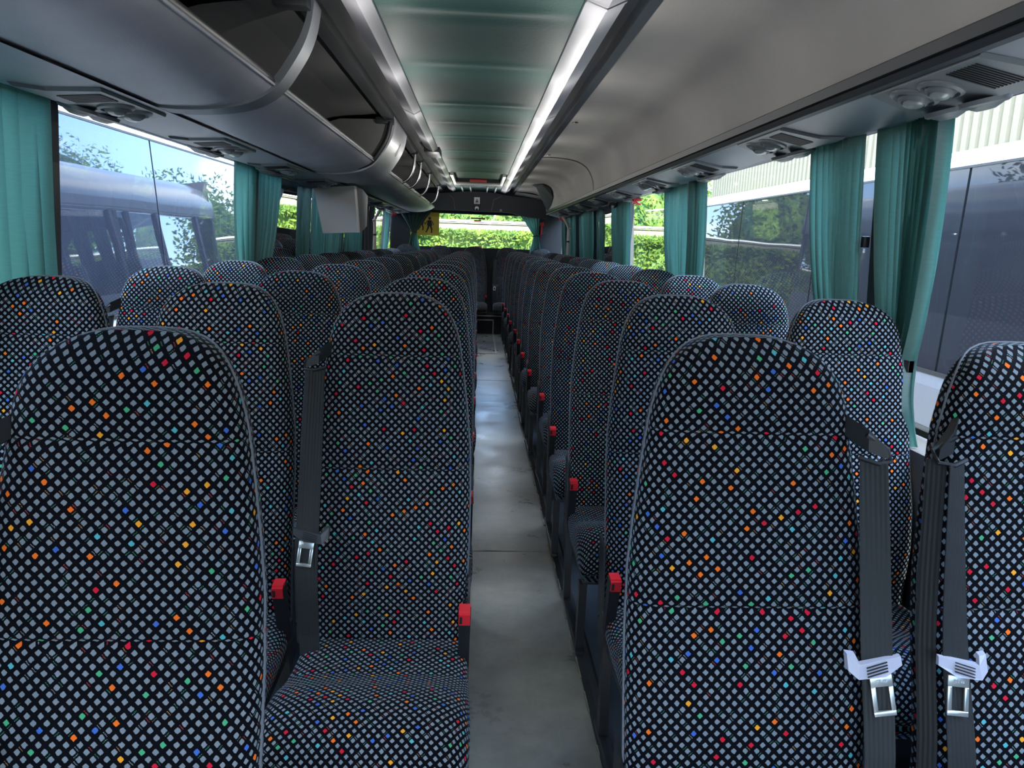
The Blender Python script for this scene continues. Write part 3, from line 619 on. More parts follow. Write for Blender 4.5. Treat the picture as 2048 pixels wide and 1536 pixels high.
# ------------------------------------------------------------------ curtains
def curtain(X0, X1, sgn, top, tie, label, zt=.365, ztie=-.29, zb=-.52, folds=9, amp=.018, seed=0, bot=None, off=.055, tieon=True):
    """top=(ya,yb) at the rail, tie=(ya,yb) at the tie-back"""
    rnd = random.Random(seed); nu, nv = folds * 8, 36; v = []; f = []
    t = thing('curtain', label, 'curtain', ((X0 + X1) / 2, (tie[0] + tie[1]) / 2, zb), 'green window curtains')
    ph = [rnd.uniform(0, 6.3) for _ in range(4)]
    bot = bot or (tie[0] - .05, tie[1] + .09)
    for j in range(nv + 1):
        q = j / nv; z = zt + (zb - zt) * q
        if z > ztie:
            k = (zt - z) / (zt - ztie); e = k ** 1.7 * (.35 + .65 * k); ya = top[0] + (tie[0] - top[0]) * e; yb = top[1] + (tie[1] - top[1]) * e
        else:
            k = (ztie - z) / (ztie - zb); e = min(1, k * 1.6) ** .7; ya = tie[0] + (bot[0] - tie[0]) * e; yb = tie[1] + (bot[1] - tie[1]) * e
        xg = X0 + (X1 - X0) * (z - ZS) / (ZH - ZS)
        wdt = (yb - ya) / max(top[1] - top[0], .01)
        for i in range(nu + 1):
            u = i / nu
            a = amp * (1.0 + .5 * (1 - wdt)) * (.8 + .3 * sin(5 * u + ph[0]))
            w = sin(2 * pi * folds * u + ph[1] + .9 * sin(3 * u + ph[2]) + .5 * sin(6 * q + 9 * u)) 
            w = w * .8 + .2 * sin(4.1 * pi * folds * u + ph[3])
            yy = ya + (yb - ya) * (u + .012 * sin(2 * pi * folds * u * 1 + ph[1] + 1.2))
            bulge = .02 * sin(pi * min(1, max(0, (ztie - z) / (ztie - zb)))) if z < ztie else 0
            v.append((xg - sgn * (off + a * w + bulge + .01 * sin(2.5 * u * pi)), yy, z))
    for j in range(nv):
        for i in range(nu): a = j * (nu + 1) + i; f.append((a, a + 1, a + nu + 2, a + nu + 1))
    m = MB(); m.add(v, f, True); m.build('drape', 'curtain_green', t)
    if tieon:
        xg = X0 + (X1 - X0) * (ztie - ZS) / (ZH - ZS); yc = (tie[0] + tie[1]) / 2; h = (tie[1] - tie[0]) / 2 + .012
        pts = [(xg - sgn * (off + .032 * cos(a)), yc + h * sin(a), ztie + .01 * sin(a)) for a in [2 * pi * k / 14 for k in range(15)]]
        m = MB(); rings = []
        for (x, y, z) in pts: rings.append([(x, y, z - .016), (x, y, z + .016), (x - .002 * sgn, y, z + .016), (x - .002 * sgn, y, z - .016)])
        m.loft(rings, cap=False, smooth=False); m.build('tie_band', 'tie_black', t)
    return t
R_ = (XR0, XR1, 1); L_ = (XL0, XL1, -1)
curtain(*R_, (1.84, 2.165), (1.93, 2.06), 'long green curtain nearest on the right, tied beside the front window seat', seed=1, folds=11, amp=.019, tieon=True)
curtain(*R_, (2.235, 2.60), (2.22, 2.36), 'green curtain hanging just behind the nearest right window pillar', seed=2, folds=11, ztie=-.45, zb=-.6, bot=(2.2, 2.4))
rc_ = [((3.80, 4.05), (3.90, 4.07)), ((4.17, 4.60), (4.17, 4.40)), ((5.72, 5.97), (5.85, 5.97)), ((6.07, 6.45), (6.07, 6.28)), ((7.62, 7.87), (7.72, 7.88)), ((7.97, 8.30), (7.97, 8.15)), ((9.05, 9.25), (9.12, 9.26)), ((9.35, 9.65), (9.35, 9.5)), ((10.1, 10.27), (10.14, 10.27))]
rcn = ['third', 'fourth', 'fifth', 'sixth', 'seventh', 'eighth', 'ninth', 'tenth', 'eleventh']
for i, (a, c) in enumerate(rc_): curtain(*R_, a, c, 'green pleated curtain at the right windows, %s from the front' % rcn[i], seed=10 + i, folds=7, ztie=-.42, zb=-.55)
curtain(*L_, (1.70, 2.20), (1.75, 2.25), 'green curtain nearest on the left beside the front pillar', seed=30, folds=9, ztie=-.45, zb=-.6, tieon=False)
curtain(*L_, (3.84, 4.68), (4.02, 4.32), 'wide green curtain gathered around the second left pillar', seed=31, folds=11, ztie=-.40, zb=-.55, amp=.016)
curtain(*L_, (5.62, 6.08), (5.70, 6.05), 'green curtain in front of the third left pillar, left of the monitor box', seed=32, folds=7, ztie=-.42, zb=-.55)
curtain(*L_, (6.17, 6.65), (6.16, 6.5), 'green curtain behind and below the monitor box', seed=33, folds=7, ztie=-.42, zb=-.55)
curtain(*L_, (7.25, 7.55), (7.3, 7.5), 'narrow green curtain in the left bay before the emergency door', seed=34, folds=5, ztie=-.42, zb=-.55)
curtain(*L_, (7.65, 7.93), (7.7, 7.92), 'dark green curtain against the left emergency door pillar', seed=35, folds=5, ztie=-.42, zb=-.55)
curtain(*L_, (9.85, 10.25), (9.9, 10.2), 'green curtain in the rearmost left side window', seed=36, folds=6, ztie=-.42, zb=-.55)
# rear curtains: hang across the rear window corners, tied back
def rear_curtain(xa, xb, xt, label, seed):
    t = thing('curtain', label, 'curtain', (xt, 10.82, -.2), 'green window curtains'); rnd = random.Random(seed)
    v = []; f = []; nu, nv = 48, 24; zt, ztie, zb = .40, .10, -.16
    for j in range(nv + 1):
        q = j / nv; z = zt + (zb - zt) * q
        if z > ztie: k = ((zt - z) / (zt - ztie)) ** .9; a = xa + (xt - .035 - xa) * k; b_ = xb + (xt + .035 - xb) * k
        else: k = (ztie - z) / (ztie - zb); a = xt - .035 - .06 * k; b_ = xt + .035 + .06 * k
        for i in range(nu + 1): u = i / nu; v.append((a + (b_ - a) * u, 10.83 + .014 * sin(2 * pi * 6 * u + seed), z))
    for j in range(nv):
        for i in range(nu): a = j * (nu + 1) + i; f.append((a, a + 1, a + nu + 2, a + nu + 1))
    m = MB(); m.add(v, f, True); m.build('drape', 'curtain_green', t)
    MB().tube([(xt - .12 * (1 if xt < 0 else -1), 10.85, .135), (xt - .04 * (1 if xt < 0 else -1), 10.81, .105), (xt + .045 * (1 if xt < 0 else -1), 10.81, .095)], .009, 6).build('tie_band', 'tie_black', t)
rear_curtain(-1.17, -.68, -.94, 'tied green curtain at the left corner of the rear window', 2)
rear_curtain(.58, .90, .84, 'tied green curtain at the right corner of the rear window', 3)
# curtain wand peg on front right pillar
t = tag(MB().box(1.185, 1.205, 2.225, 2.245, .02, .055, .004).build('curtain_catch', 'black_plastic'), 'small black catch on the nearest right window pillar', 'catch')

# ------------------------------------------------------------------ left emergency door and grab rails
for i, ya in enumerate((8.02, 8.30)):
    struct(MB().box(-1.31, -1.23, ya, ya + .08, -1.25, .37).build('door_%d' % (i + 1), 'rear_felt'), ['front', 'rear'][i] + ' dark upright of the left emergency door frame', 'door frame')
def grab(sgn, y, label):
    X = 1.16 * sgn - .03
    t = thing('grab_rail', label, 'grab rail', (X, y, -.6))
    MB().tube(smoothp([(X, y, -.75), (X, y, .12), (X + .01 * sgn, y + .03, .19), (X - .0 * sgn, y + .45, .31), (X - .01 * sgn, y + .62, .35)], 5), .017, 10).build('rail', 'pink_metal', t)
    MB().disc((X, y, .02), (0, 0, 1), [(.021, 0), (.021, .02), (.018, .021)], 12).build('collar', 'black_plastic', t)
grab(-1, 8.55, 'pinkish grab rail beside the left emergency door')
grab(1, 9.3, 'cranked grab rail against the rear right window curtains')

def hammer(x, y, z, s, label):
    t = thing('hammer_holder', label, 'emergency hammer', (x, y, z))
    MB().box(x - .03, x + .03, y - .05, y + .05, z, z + .018, .004).build('holder', 'red_plastic', t)
    MB().tube([(x - .02 * s, y - .03, z - .004), (x + .035 * s, y + .02, z - .02)], .008, 8).build('grip', 'red_plastic', t)
    MB().box(x - .03, x - .014, y - .05, y - .01, z - .026, z + .002, .003).build('head', 'red_plastic', t)
hammer(1.145, 5.42, .325, 1, 'bright red hammer holder under the service panel on the right side')
hammer(1.11, 10.0, .33, 1, 'tiny red hammer holder at the rear end of the right service panel')
hammer(-1.13, 9.95, .31, -1, 'red hammer holder at the rear end of the left service panel')
t = thing('fire_hook', 'red T-shaped tool on the dark right corner of the rear wall', 'tool', (.93, 10.9, .1))
MB().box(.90, .955, 10.905, 10.925, .25, .30, .006).build('head', 'red_plastic', t); MB().box(.912, .935, 10.907, 10.925, .10, .26, .004).build('shaft', 'red_plastic', t)
t = thing('dome_camera', 'black dome camera under the right service panel at the fourth pillar', 'camera', (1.1, 6.1, .34))
MB().disc((1.1, 6.1, .348), (0, 0, -1), [(.04, -.003), (.04, .02), (.03, .035), (.012, .045), (.001, .046)], 20).build('housing', 'black_plastic', t)
MB().disc((1.09, 6.07, .315), (-.2, -1, -.3), [(.014, .0), (.012, .012), (.001, .014)], 14).build('lens', 'lens_clear', t)

# ------------------------------------------------------------------ seats
HW = [(.33, .183), (.40, .187), (.50, .191), (.60, .193), (.70, .192), (.745, .1905), (.75, .1885), (.755, .190), (.80, .189), (.88, .181), (.95, .172), (1.008, .164), (1.015, .1615), (1.022, .162), (1.05, .157), (1.08, .149), (1.10, .141), (1.118, .130), (1.132, .117), (1.143, .102), (1.151, .085), (1.157, .064), (1.160, .045), (1.161, .015)]
def yfront(z):
    r = max(0, (z - .35)) / .81; y = .165 * r
    y += .012 * math.exp(-((z - .36) / .07) ** 2)                      # tucked bottom
    y -= .016 * math.exp(-((z - .55) / .12) ** 2)                      # lumbar
    if z > 1.02: y -= .006 * min(1, (z - 1.02) / .04)
    return y
def seat_back():
    n = 36; rings = []; uv = []
    for (z, hw) in HW:
        top = max(0, (z - 1.09) / .071); th = .095 - .055 * top ** 2
        y0 = yfront(z) + .052 * top ** 2.2; yc = y0 + th / 2
        groove = .003 if abs(z - .75) < .002 or abs(z - 1.015) < .002 else 0
        ring = []
        for k in range(n):
            a = 2 * pi * k / n; c, s = cos(a), sin(a)
            x = hw * math.copysign(abs(c) ** .62, c); yy = math.copysign(abs(s) ** (.62), s) * th / 2
            if s < 0: yy += .006 * (1 - (x / hw) ** 2) * 1 + (-.007 * (abs(x / hw) ** 4)) + groove * (1 - abs(x / hw) ** 6)
            p = (x, yc + yy, z); ring.append(p)
            dep = max(0, (yc + yy) - y0 - .006)
            uv.append((x + math.copysign(1, x) * dep * (1 - top), z * 1.02 + dep * top * 1.2 + (.006 if z > .75 else 0) + (.0065 if z > 1.015 else 0)))
        rings.append(ring)
    m = MB(); m.loft(rings, cap=True); 
    uv2 = uv + uv[:n] + uv[-n:]
    return m, uv2
def seat_cushion():
    """rings across x-z marched from the back to the front"""
    pr = [(.055, .20, .345), (.02, .197, .353), (-.03, .197, .357), (-.08, .199, .354), (-.13, .202, .356), (-.18, .204, .372), (-.22, .206, .388), (-.26, .207, .398), (-.30, .208, .402), (-.335, .208, .400), (-.365, .207, .392), (-.39, .206, .378), (-.408, .204, .358), (-.418, .202, .332), (-.420, .199, .305), (-.412, .195, .285), (-.395, .19, .272)]
    n = 32; rings = []; uv = []; s_ = 0; pv = None
    for (y, hw, zt) in pr:
        zb = .258; h = (zt - zb) / 2; zc = (zt + zb) / 2; ring = []
        if pv: s_ += sqrt((y - pv[0]) ** 2 + (zt - pv[1]) ** 2)
        pv = (y, zt)
        for k in range(n):
            a = 2 * pi * k / n; c, s = cos(a), sin(a); x = hw * math.copysign(abs(c) ** .55, c); z = zc + h * math.copysign(abs(s) ** .5, s)
            if s > 0: z -= .010 * (abs(x / hw) ** 5) * 0 + .006 * (1 - (x / hw) ** 2) * (1 if y > -.3 else .2)
            ring.append((x, y, z)); uv.append((x + math.copysign(1, x) * max(0, zt - .01 - z), -s_ + .3))
        rings.append(ring)
    m = MB(); m.loft(rings, cap=True); return m, uv + uv[:n] + uv[-n:]
def ribbon(pts, w, wn):
    """flat strap along pts, width vector(s) wn"""
    m = MB(); rings = []; uv = []
    L = 0; pv = None
    for i, p in enumerate(pts):
        p = Vector(p); d = Vector(wn[i] if isinstance(wn, list) else wn).normalized() * (w[i] if isinstance(w, list) else w) / 2
        q = Vector(pts[min(i + 1, len(pts) - 1)]) - Vector(pts[max(i - 1, 0)]); nn = d.cross(q).normalized() * .0008
        if pv is not None: L += (p - pv).length
        pv = p
        rings.append([p - d - nn, p + d - nn, p + d + nn, p - d + nn]); W_ = d.length
        uv += [(-W_, L), (W_, L), (W_, L), (-W_, L)]
    m.loft(rings, cap=True, smooth=False); return m, uv + uv[:4] + uv[-4:]
sb, sbuv = seat_back(); sc2, scuv = seat_cushion()
def make_seat(bs, tongue, wide=True):
    """bs = side of the belt (+1 right, -1 left); the buckle and legs are on the other side"""
    t = thing('coach_seat', '', 'seat', (0, 0, 0), 'patterned coach seats', raw=True)
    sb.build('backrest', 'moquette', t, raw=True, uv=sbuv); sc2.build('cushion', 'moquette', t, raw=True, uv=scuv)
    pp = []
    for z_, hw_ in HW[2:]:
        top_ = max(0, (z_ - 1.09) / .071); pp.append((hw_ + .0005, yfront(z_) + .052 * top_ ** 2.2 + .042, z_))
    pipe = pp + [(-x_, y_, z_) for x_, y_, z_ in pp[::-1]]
    MB().tube(pipe, .0019, 5).build('rim_light_seam', 'rim_light_grey', t, raw=True)  # pale edge seam; its light grey paints the rim light around the seat
    ls = -bs
    # steel frame under the cushion and legs on the aisle side
    MB().box(-.19, .19, -.39, .06, .238, .262, .004).build('seat_frame', 'black_steel', t, raw=True)
    MB().obox((ls * .188, -.37, .12), (.012, 0, 0), (0, .017, 0), (0, -.004, .122)).build('leg', 'black_steel', t, raw=True)
    MB().obox((ls * .188, -.02, .17), (.012, 0, 0), (0, .017, 0), (0, .012, .172)).build('leg', 'black_steel', t, raw=True)
    m = MB(); m.box(ls * .188 - .014, ls * .188 + .014, -.40, .02, .0, .012, .002); m.build('foot_rail', 'black_steel', t, raw=True)
    m = MB(); m.loft([[(ls * .193, .0, .22), (ls * .193, .06, .22), (ls * .193, .10, .52), (ls * .193, .04, .50)], [(ls * .199, .0, .22), (ls * .199, .06, .22), (ls * .199, .10, .52), (ls * .199, .04, .50)]], smooth=False); m.build('side_plate', 'black_steel', t, raw=True)
    # buckle
    bx = -bs * .188; k = MB(); k.loft([[(bx - .012, -.035, .30), (bx + .012, -.035, .30), (bx + .012, -.005, .30), (bx - .012, -.005, .30)], [(bx - .013, -.062, .40), (bx + .013, -.062, .40), (bx + .013, -.028, .405), (bx - .013, -.028, .405)], [(bx - .0145, -.078, .462), (bx + .0145, -.078, .462), (bx + .0145, -.044, .468), (bx - .0145, -.044, .468)]], smooth=False)
    bk = k.build('buckle', 'black_plastic', t, raw=True)
    k = MB(); k.obox((bx, -.0775, .454), (.0130, 0, 0), (0, -.0045, 0), (0, -.003, .0140)); k.obox((bx, -.061, .470), (.0130, 0, 0), (0, .017, .001), (0, 0, .004)); k.build('release_button', 'red_plastic', bk, raw=True)
    k = MB(); k.obox((bx - .008, -.083, .454), (.003, 0, 0), (0, .001, 0), (0, -.0015, .009)); k.build('button_slot', 'black_plastic', bk, raw=True)
    # shoulder guide
    gx = bs * .160; yg = yfront(1.0) - .012
    k = MB(); k.loft([[(gx - bs * .012, yg + .030, 1.050), (gx - bs * .012, yg + .030, 1.018), (gx - bs * .012, yg + .045, 1.018), (gx - bs * .012, yg + .045, 1.050)],
                      [(gx + bs * .012, yg + .002, 1.034), (gx + bs * .012, yg - .004, 1.0), (gx + bs * .012, yg + .014, 1.0), (gx + bs * .012, yg + .02, 1.034)],
                      [(gx + bs * .038, yg - .010, 1.008), (gx + bs * .042, yg - .014, .990), (gx + bs * .042, yg + .0, .990), (gx + bs * .038, yg + .006, 1.008)]])
    g = k.build('belt_guide', 'black_plastic', t, raw=True); sharp(g, 30)
    k = MB(); k.tube([(gx - bs * .006, yg - .010, .992), (gx + bs * .02, yg - .022, .986), (gx + bs * .042, yg - .016, .988), (gx + bs * .044, yg + .0, 1.004), (gx + bs * .008, yg + .0, 1.026)], .0038, 6); k.build('guide_loop', 'black_plastic', g, raw=True)
    # webbing: wide front strand and a turned back strand
    P0 = Vector((gx + bs * .016, yg - .02, .99)); P3 = Vector((bs * .168, -.075, .345))
    def strand(x0, x1, y0, y1, n=14, w0=.040, w1=.046, wx=1.0, bow=0):
        pts = []; ws = []
        for i in range(n + 1):
            q = i / n; z = .988 + (.335 - .988) * q; yy = yfront(z) - .016 - .012 * q - bow * sin(pi * q); pts.append((x0 + (x1 - x0) * q + bs * .006 * sin(pi * q), yy + y0 * (1 - q) + y1 * q, z)); ws.append((w0 + (w1 - w0) * min(1, q * 2.5)) * 1)
        return pts, ws
    pts, ws = strand(gx + bs * .014, bs * .170, -.012, -.02)
    wd = [Vector((1, -.55 * bs * (1 - i / 14) ** 2, 0)) for i in range(15)]
    mm, uu = ribbon(pts, ws, wd); wb = mm.build('belt_webbing', 'webbing', t, raw=True, uv=uu)
    pts2, ws2 = strand(gx + bs * .036, bs * .204, .005, .03, w0=.030, w1=.028)
    mm, uu = ribbon(pts2, ws2, [Vector((.75, .75 * bs, 0))] * 15); mm.build('return_strand', 'webbing', wb, raw=True, uv=uu)
    # tongue
    zt = .69 if tongue == 'grey' else .615; q = (.988 - zt) / (.988 - .335); tx = gx + bs * .014 + (bs * .170 - gx - bs * .014) * q + bs * .006; ty = yfront(zt) - .016 - .012 * q - .018
    tm = 'tongue_grey' if tongue == 'grey' else 'tongue_black'
    def flip(k_):
        if bs > 0: k_.v = [(2 * tx - p[0], p[1], p[2]) for p in k_.v]
        wy = lambda z_: yfront(z_) - .012 * (.988 - z_) / .653
        k_.v = [(p[0], p[1] + wy(p[2]) - wy(zt), p[2]) for p in k_.v]
        a_ = .10 * bs; k_.v = [(tx + (p[0] - tx) * cos(a_) - (p[2] - zt) * sin(a_), p[1], zt + (p[0] - tx) * sin(a_) + (p[2] - zt) * cos(a_)) for p in k_.v]
    k = MB(); k.loft([[(tx - .034, ty, zt + .016), (tx + .030, ty, zt + .010), (tx + .033, ty + .006, zt + .022), (tx + .046, ty + .008, zt + .024), (tx + .048, ty + .006, zt + .0), (tx + .036, ty, zt - .012), (tx - .006, ty - .002, zt - .010), (tx - .034, ty, zt + .002)],
                      [(tx - .034, ty - .006, zt + .015), (tx + .030, ty - .008, zt + .009), (tx + .033, ty - .002, zt + .020), (tx + .045, ty - .0, zt + .022), (tx + .047, ty - .004, zt + .0), (tx + .035, ty - .009, zt - .011), (tx - .006, ty - .011, zt - .009), (tx - .034, ty - .007, zt + .003)]], smooth=False)
    flip(k); tg = k.build('tongue', tm, t, raw=True)
    if tongue == 'grey': tg['label'] = 'pale grey plastic tongue grip'
    k = MB()
    for j in range(4): k.obox((tx + .006, ty - .0105, zt + .008 - j * .0042), (.016, 0, -.003), (0, .0006, 0), (0, 0, .0007))
    flip(k); k.build('grip_ribs', 'black_plastic', tg, raw=True)
    k = MB(); a, b_, c, d = tx - .017, tx + .017, zt - .009, zt - .058
    for (x0, x1, z0, z1) in ((a, b_, c - .016, c), (a, a + .007, d, c - .016), (b_ - .007, b_, d, c - .016), (a, b_, d - .007, d)): k.box(x0, x1, ty - .006, ty - .002, z0, z1, .0012)
    flip(k); k.build('tongue_plate', 'buckle_metal', tg, raw=True)
    if tongue == 'grey':                                             # tiny stamping on the plate
        tcv = bpy.data.curves.new('stamping', 'FONT'); tcv.body = 'JSB 46'; tcv.size = .0065; tcv.align_x = 'CENTER'; tcv.align_y = 'CENTER'; tcv.extrude = .0002
        to = bpy.data.objects.new('tmp', tcv); COL.objects.link(to); dg = bpy.context.evaluated_depsgraph_get()
        me = bpy.data.meshes.new_from_object(to.evaluated_get(dg)); bpy.data.objects.remove(to); k = MB()
        k.add([(tx + v_.co.x, ty - .0068 + v_.co.z, zt - .017 + v_.co.y) for v_ in me.vertices], [tuple(p_.vertices) for p_ in me.polygons])
        sv = bs; k.v = [(2 * tx - p[0], p[1], p[2]) for p in k.v] if bs > 0 else k.v
        flip(k); k.build('stamping', 'sticker_white', tg, raw=True)
    return t
A_ = make_seat(1, 'grey'); B_ = make_seat(-1, 'grey'); C_ = make_seat(1, 'black'); D_ = make_seat(-1, 'black')
used = set()
def put(proto, x, y, label, rot=0, z=0, group=None, no_legs=False):
    key = proto.name
    if key in used: o = copy_tree(proto)
    else: o = proto; used.add(key)
    o.location = (x, y, CZ + PL + z); o.rotation_euler = (0, 0, rot); o['label'] = label
    if group: o['group'] = group
    return o
put(A_, .440, .94, 'largest seat on the right of the aisle, pale grey belt tongue at its right edge', z=-.010)
put(B_, .920, .94, 'window seat at the right picture edge, black belt guide at its left shoulder', z=-.010)
M1 = put(D_, -.480, .835, 'big seat filling the lower left corner, nearest of the left block', z=-.012)
random.seed(11)
PIT = .745
for k in range(12):
    y = 1.75 + k * PIT + random.uniform(-.012, .012)
    put(C_, .550 + random.uniform(-.008, .008), y, 'right block seat beside the aisle, in the %s row behind the nearest pair' % ORD[k], rot=random.uniform(-.02, .02), group='right block aisle seats')
    put(D_, 1.022 + random.uniform(-.008, .008), y + .03, 'right block seat beside the windows, in the %s row behind the nearest pair' % ORD[k], rot=random.uniform(-.02, .02), group='right block window seats')
for k in range(11):
    y = 1.66 + k * PIT + random.uniform(-.012, .012)
    put(D_, -.198, y - .06 + (.03 if k else 0), ('left aisle seat with its whole cushion and red buckle in view' if k == 0 else 'left block seat beside the aisle, %s behind the one showing its whole cushion' % ORD[k - 1]), rot=random.uniform(-.02, .02), z=-.006, group='left block aisle seats')
    put(D_, -.645, y + .04, 'left block middle seat, %s row behind the big corner seat' % ORD[k], rot=random.uniform(-.02, .02), group='left block middle seats')
    put(D_, -1.115, y + .09, 'left block seat beside the windows, %s from the front' % ORD[k], rot=random.uniform(-.02, .02), group='left block window seats')
bench = [(-1.04, 'far left window end'), (-.55, 'second from the left window'), (-.06, 'facing the aisle, left one'), (.43, 'facing the aisle, right one'), (.92, 'far right window end')]
for x, s_ in bench:
    o = put(D_, x, 10.62, 'rear bench seat under the rear window, ' + s_, z=.045, group='rear bench seats')
    for ch in list(o.children):
        if ch.name.split('.')[0] in ('leg', 'foot_rail'): bpy.data.objects.remove(ch)

# ------------------------------------------------------------------ front of the coach behind the camera
ff = struct(MB().box(-1.3, 1.26, Y0 - .05, Y0, FL, -.55).build('wall_front', 'grey_trim'), 'dashboard wall under the windscreen', 'wall')
MB().box(-1.33, -1.22, Y0 - .06, Y0, -.55, .6).build('screen_pillar', 'dark_rail', ff); MB().box(1.15, 1.26, Y0 - .06, Y0, -.55, .6).build('screen_pillar', 'dark_rail', ff)
MB().box(-1.3, 1.26, Y0 - .05, Y0, .45, .88).build('screen_header', 'dark_rail', ff)
g = struct(MB().add([(-1.22, Y0 - .03, -.55), (1.15, Y0 - .03, -.55), (1.15, Y0 - .03, .45), (-1.22, Y0 - .03, .45)], [(0, 1, 2, 3)]).build('window_%d' % WN[0], 'window_glass'), 'windscreen behind the viewer', 'window')
struct(MB().box(-1.36, 1.29, Y0, Y1, -1.75, -1.40).build('trim_19', 'rubber'), 'coach underfloor', 'chassis')

# ------------------------------------------------------------------ outside
GZd = -2.45
struct(MB().box(-60, 60, -40, 90, GZd - .1, GZd).build('ground', 'asphalt'), 'grey asphalt coach yard', 'ground')
def coach(sgn, Xs, zt, tilt, zwb, ya, yb, mats, label, panes, roofm):
    """a parked coach beside ours; its glass leans in by tilt"""
    t = thing('parked_coach', label, 'coach', (Xs + sgn * 1.2, ya, GZd)); tl = math.tan(radians(tilt))
    xt = Xs + sgn * (zt - zwb) * tl / 1; B2 = Xs + sgn * 2.5
    prof = [(Xs, zwb), (Xs - sgn * .02, zwb - .1), (Xs - sgn * .02, -2.05), (Xs + sgn * .05, -2.15), (B2 - sgn * .05, -2.15), (B2, -2.05), (B2, zwb), (B2 - sgn * (zt - zwb) * tl, zt), (xt + sgn * .06, zt - .1), (xt + sgn * .05, zwb)]
    MB().extr(prof, ya, yb, closed=True, caps=True, smooth=False).build('body', mats[0], t)
    mid = (xt + B2) / 2
    rf = smoothp([(xt, zt), (xt + sgn * .03, zt + .05), (xt + sgn * .12, zt + .12), (xt + sgn * .35, zt + .16), (mid, zt + .18), (B2 - sgn * .35, zt + .16), (B2 - sgn * .05, zt)], 4)
    MB().extr(rf, ya, yb, caps=True).build('roof', roofm, t)
    for (p, q) in panes:
        m = MB(); e = .012; x0 = Xs - sgn * .004; x1 = xt - sgn * .004
        m.loft([[(x0, p + e, zwb), (x0, q - e, zwb), (x1, q - e, zt - .01), (x1, p + e, zt - .01)], [(x0 + sgn * .02, p + e, zwb), (x0 + sgn * .02, q - e, zwb), (x1 + sgn * .02, q - e, zt - .01), (x1 + sgn * .02, p + e, zt - .01)]], smooth=False)
        m.build('pane', mats[1], t)
    m = MB(); m.box(xt - sgn * .01, xt + sgn * .02, ya, yb, zt - .012, zt + .004); m.box(Xs - sgn * .012, Xs + sgn * .02, ya, yb, zwb - .02, zwb + .004); m.build('window_seal', 'rubber', t)
    for wy in (ya + 2.2, yb - 3.2):
        w_ = MB().disc((Xs + sgn * .02, wy, GZd + .5), (-sgn, 0, 0), [(.5, -.25), (.5, .02), (.32, .05), (.30, .0), (.12, -.02), (.1, .03), (.001, .03)], 28).build('wheel', 'rubber', t)
    return t
coach(-1, -2.52, .70, 4.2, -.60, -4.0, 11.2, ('body_white', 'coach_glass_blue'), 'tall white coach parked to the left, its blue-tinted glass mirroring the sky', [(-4, -.6), (-.6, 2.6), (2.6, 6.1), (6.1, 9.0), (9.0, 11.2)], 'body_white')
coach(1, 3.05, .57, 1.6, -.75, -4.0, 11.6, ('body_silver', 'coach_glass_dark'), 'silver roofed coach with dark glass parked to the right', [(-4, -1.4), (-1.4, .6), (.6, 2.6), (2.6, 4.6), (4.6, 6.6), (6.6, 8.6), (8.6, 11.6)], 'body_silver')
# cream clad building beyond the right coach
t = thing('industrial_building', 'cream building with ribbed metal cladding beyond the right coach', 'building', (7, 5, GZd))
MB().box(6.62, 14, -6, 21, GZd, 2.6).build('wall', 'cladding_cream', t)
pm = None; wd_ = .19
for k in range(142):
    if pm is None:
        m = MB(); m.loft([[(6.60, 0, GZd), (6.565, .03, GZd), (6.565, wd_ - .05, GZd), (6.60, wd_ - .02, GZd)], [(6.60, 0, 2.6), (6.565, .03, 2.6), (6.565, wd_ - .05, 2.6), (6.60, wd_ - .02, 2.6)]], smooth=False)
        pm = m.build('cladding_panel', 'cladding_cream', t); y_base = pm.location.y; pm.location.y = y_base - 6
        o = pm
    else:
        o = pm.copy(); COL.objects.link(o); o.location.y = y_base - 6 + k * wd_
MB().box(6.5, 6.75, -6.1, 21.1, 2.55, 2.75).build('gutter', 'silver_trim', t)
# rear boundary: boards, hedge in front, trees behind
t = thing('board_wall', 'long cream boarded wall behind the hedge at the rear', 'wall', (0, 25, GZd))
MB().box(-16, 12, 25.1, 25.3, GZd, .6).build('backing', 'board_cream', t)
for k in range(11):
    z0 = GZd + .3 * k; MB().box(-16, 12, 25.0, 25.1, z0 + .015, min(z0 + .285, .62)).build('board', 'board_cream', t)
MB().box(-16, 12, 24.97, 25.12, .62, .68).build('capping', 'white_strip', t)
struct(MB().box(-9, 9, -14.3, -14, GZd, 1.3).build('trim_20', 'cladding_cream'), 'added wall behind the viewer, screening sky from the rear window reflection', 'wall')  # unseen wall, added so the rear window does not mirror bright sky
def leaves(cen, rad, n, size, seed, boxy=False):
    r = random.Random(seed); v = []; f = []
    for _ in range(n):
        if boxy:
            p = Vector((cen[0] + r.uniform(-1, 1) * rad[0], cen[1] + r.choice((-1, 1)) * rad[1] * r.uniform(.75, 1.05), cen[2] + r.uniform(-1, 1) * rad[2]))
            if r.random() < .35: p.z = cen[2] + rad[2] * r.uniform(.93, 1.06); p.y = cen[1] + r.uniform(-1, 1) * rad[1]
        else:
            while True:
                d = Vector((r.gauss(0, 1), r.gauss(0, 1), r.gauss(0, 1))).normalized(); break
            k = r.uniform(.55, 1.02) * (1 + .16 * sin(d.x * 7 + seed) * cos(d.z * 6 + seed) + .12 * sin(d.y * 9))
            p = Vector((cen[0] + d.x * rad[0] * k, cen[1] + d.y * rad[1] * k, cen[2] + d.z * rad[2] * k))
        a = Vector((r.gauss(0, 1), r.gauss(0, 1), r.gauss(0, 1))).normalized(); b_ = a.orthogonal().normalized(); s_ = size * r.uniform(.6, 1.3); o_ = len(v)
        v += [p - a * s_, p + b_ * s_ * .5, p + a * s_, p - b_ * s_ * .5]; f.append((o_, o_ + 1, o_ + 2, o_ + 3))
    m = MB(); m.add(v, f, False); return m
t = thing('hedge', 'bright clipped hedge in front of the cream boarded wall', 'hedge', (0, 19, GZd))
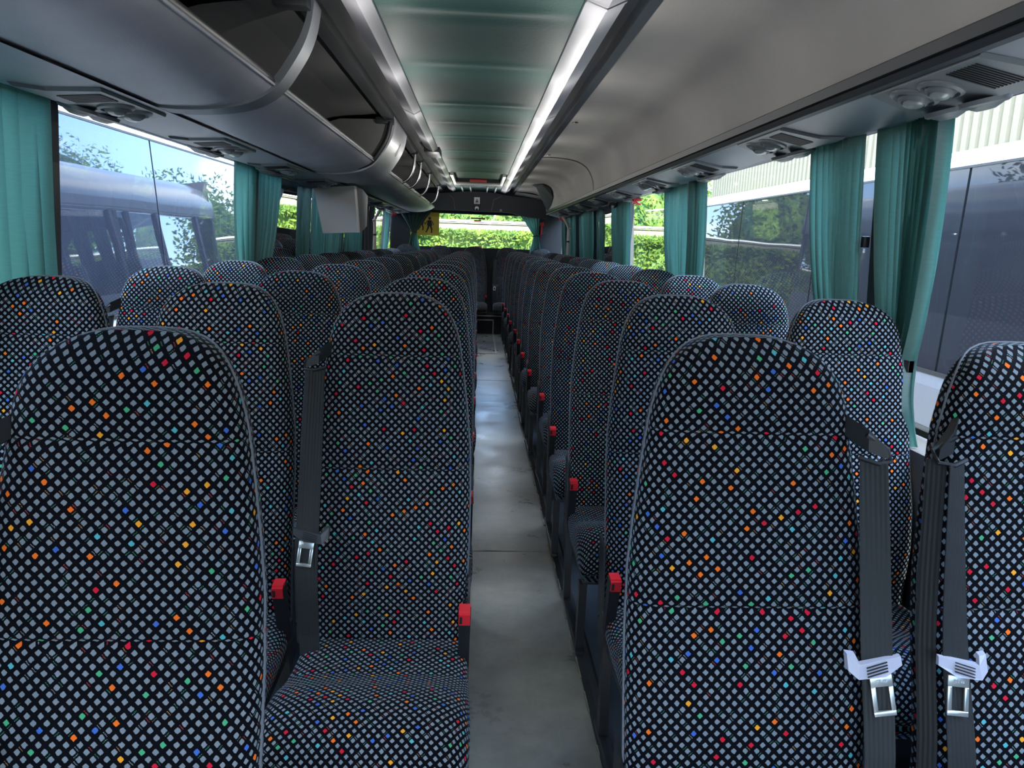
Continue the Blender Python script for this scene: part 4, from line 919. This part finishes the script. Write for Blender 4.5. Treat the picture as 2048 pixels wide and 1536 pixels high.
leaves((.2, 19, -1.17), (6.1, .7, 1.35), 26000, .07, 4, True).build('foliage', 'leaf_bright', t)['kind'] = 'stuff'
MB().box(-5.8, 6.2, 18.6, 19.4, GZd, .11).build('dense_core', 'leaf_dark', t)
def tree(x, y, h, r, label, seed, m_='leaf_dark', n=7000, size=.11):
    t = thing('tree', label, 'tree', (x, y, GZd)); zc = GZd + h - r * .95
    MB().tube([(x, y, GZd), (x + .1, y, GZd + h * .3), (x, y + .1, zc)], [.22, .17, .08], 8).build('trunk', 'bark', t)
    m = MB()
    for k in range(5): a = k * 1.26; m.tube([(x, y, zc - r * .5), (x + cos(a) * r * .5, y + sin(a) * r * .5, zc + r * .1)], [.08, .03], 6)
    m.build('branches', 'bark', t)
    leaves((x, y, zc), (r, r, r * .95), n, size, seed).build('foliage', m_, t)['kind'] = 'stuff'
    m = MB(); m.disc((x, y, zc - r * .72), (0, 0, 1), [(.01, 0)] + [(r * .70 * sin(a), r * .72 * (1 - cos(a))) for a in [pi * k / 8 for k in range(1, 8)]] + [(.01, r * 1.44)], 12); m.build('dense_core', 'leaf_dark', t)
tree(-6.4, 30, 6.2, 3.2, 'sunlit leafy tree behind the cream wall, left of the rear window middle', 1, 'leaf_bright')
tree(.1, 31, 5.8, 2.9, 'sunlit leafy tree behind the cream wall, in the middle of the rear window', 2, 'leaf_bright')
tree(6.3, 30, 6.0, 2.9, 'sunlit leafy tree behind the cream wall, right side of the rear window', 3, 'leaf_bright')
tree(-14, 24, 6.5, 2.8, 'leafy tree seen through the left windows, nearest the cream wall', 5, 'leaf_bright')
tree(-9.5, 16.8, 7.5, 3.2, 'tall leafy tree beyond the left coach, right of the monitor box', 6, 'leaf_bright')
tree(-8.5, 10.5, 5.6, 2.6, 'leafy tree whose crown just tops the left coach', 7, 'leaf_bright')
tree(13, 33, 8.6, 3.2, 'large round tree behind the right-hand building, mirrored in the left coach glass', 8, n=9000)
tree(10.5, 23.6, 4.6, 1.8, 'leafy tree past the rear end of the right coach', 9, 'leaf_bright')
for o in bpy.data.objects:
    if '_o' in o: del o['_o']
    if 'group' in o and o.parent: del o['group']
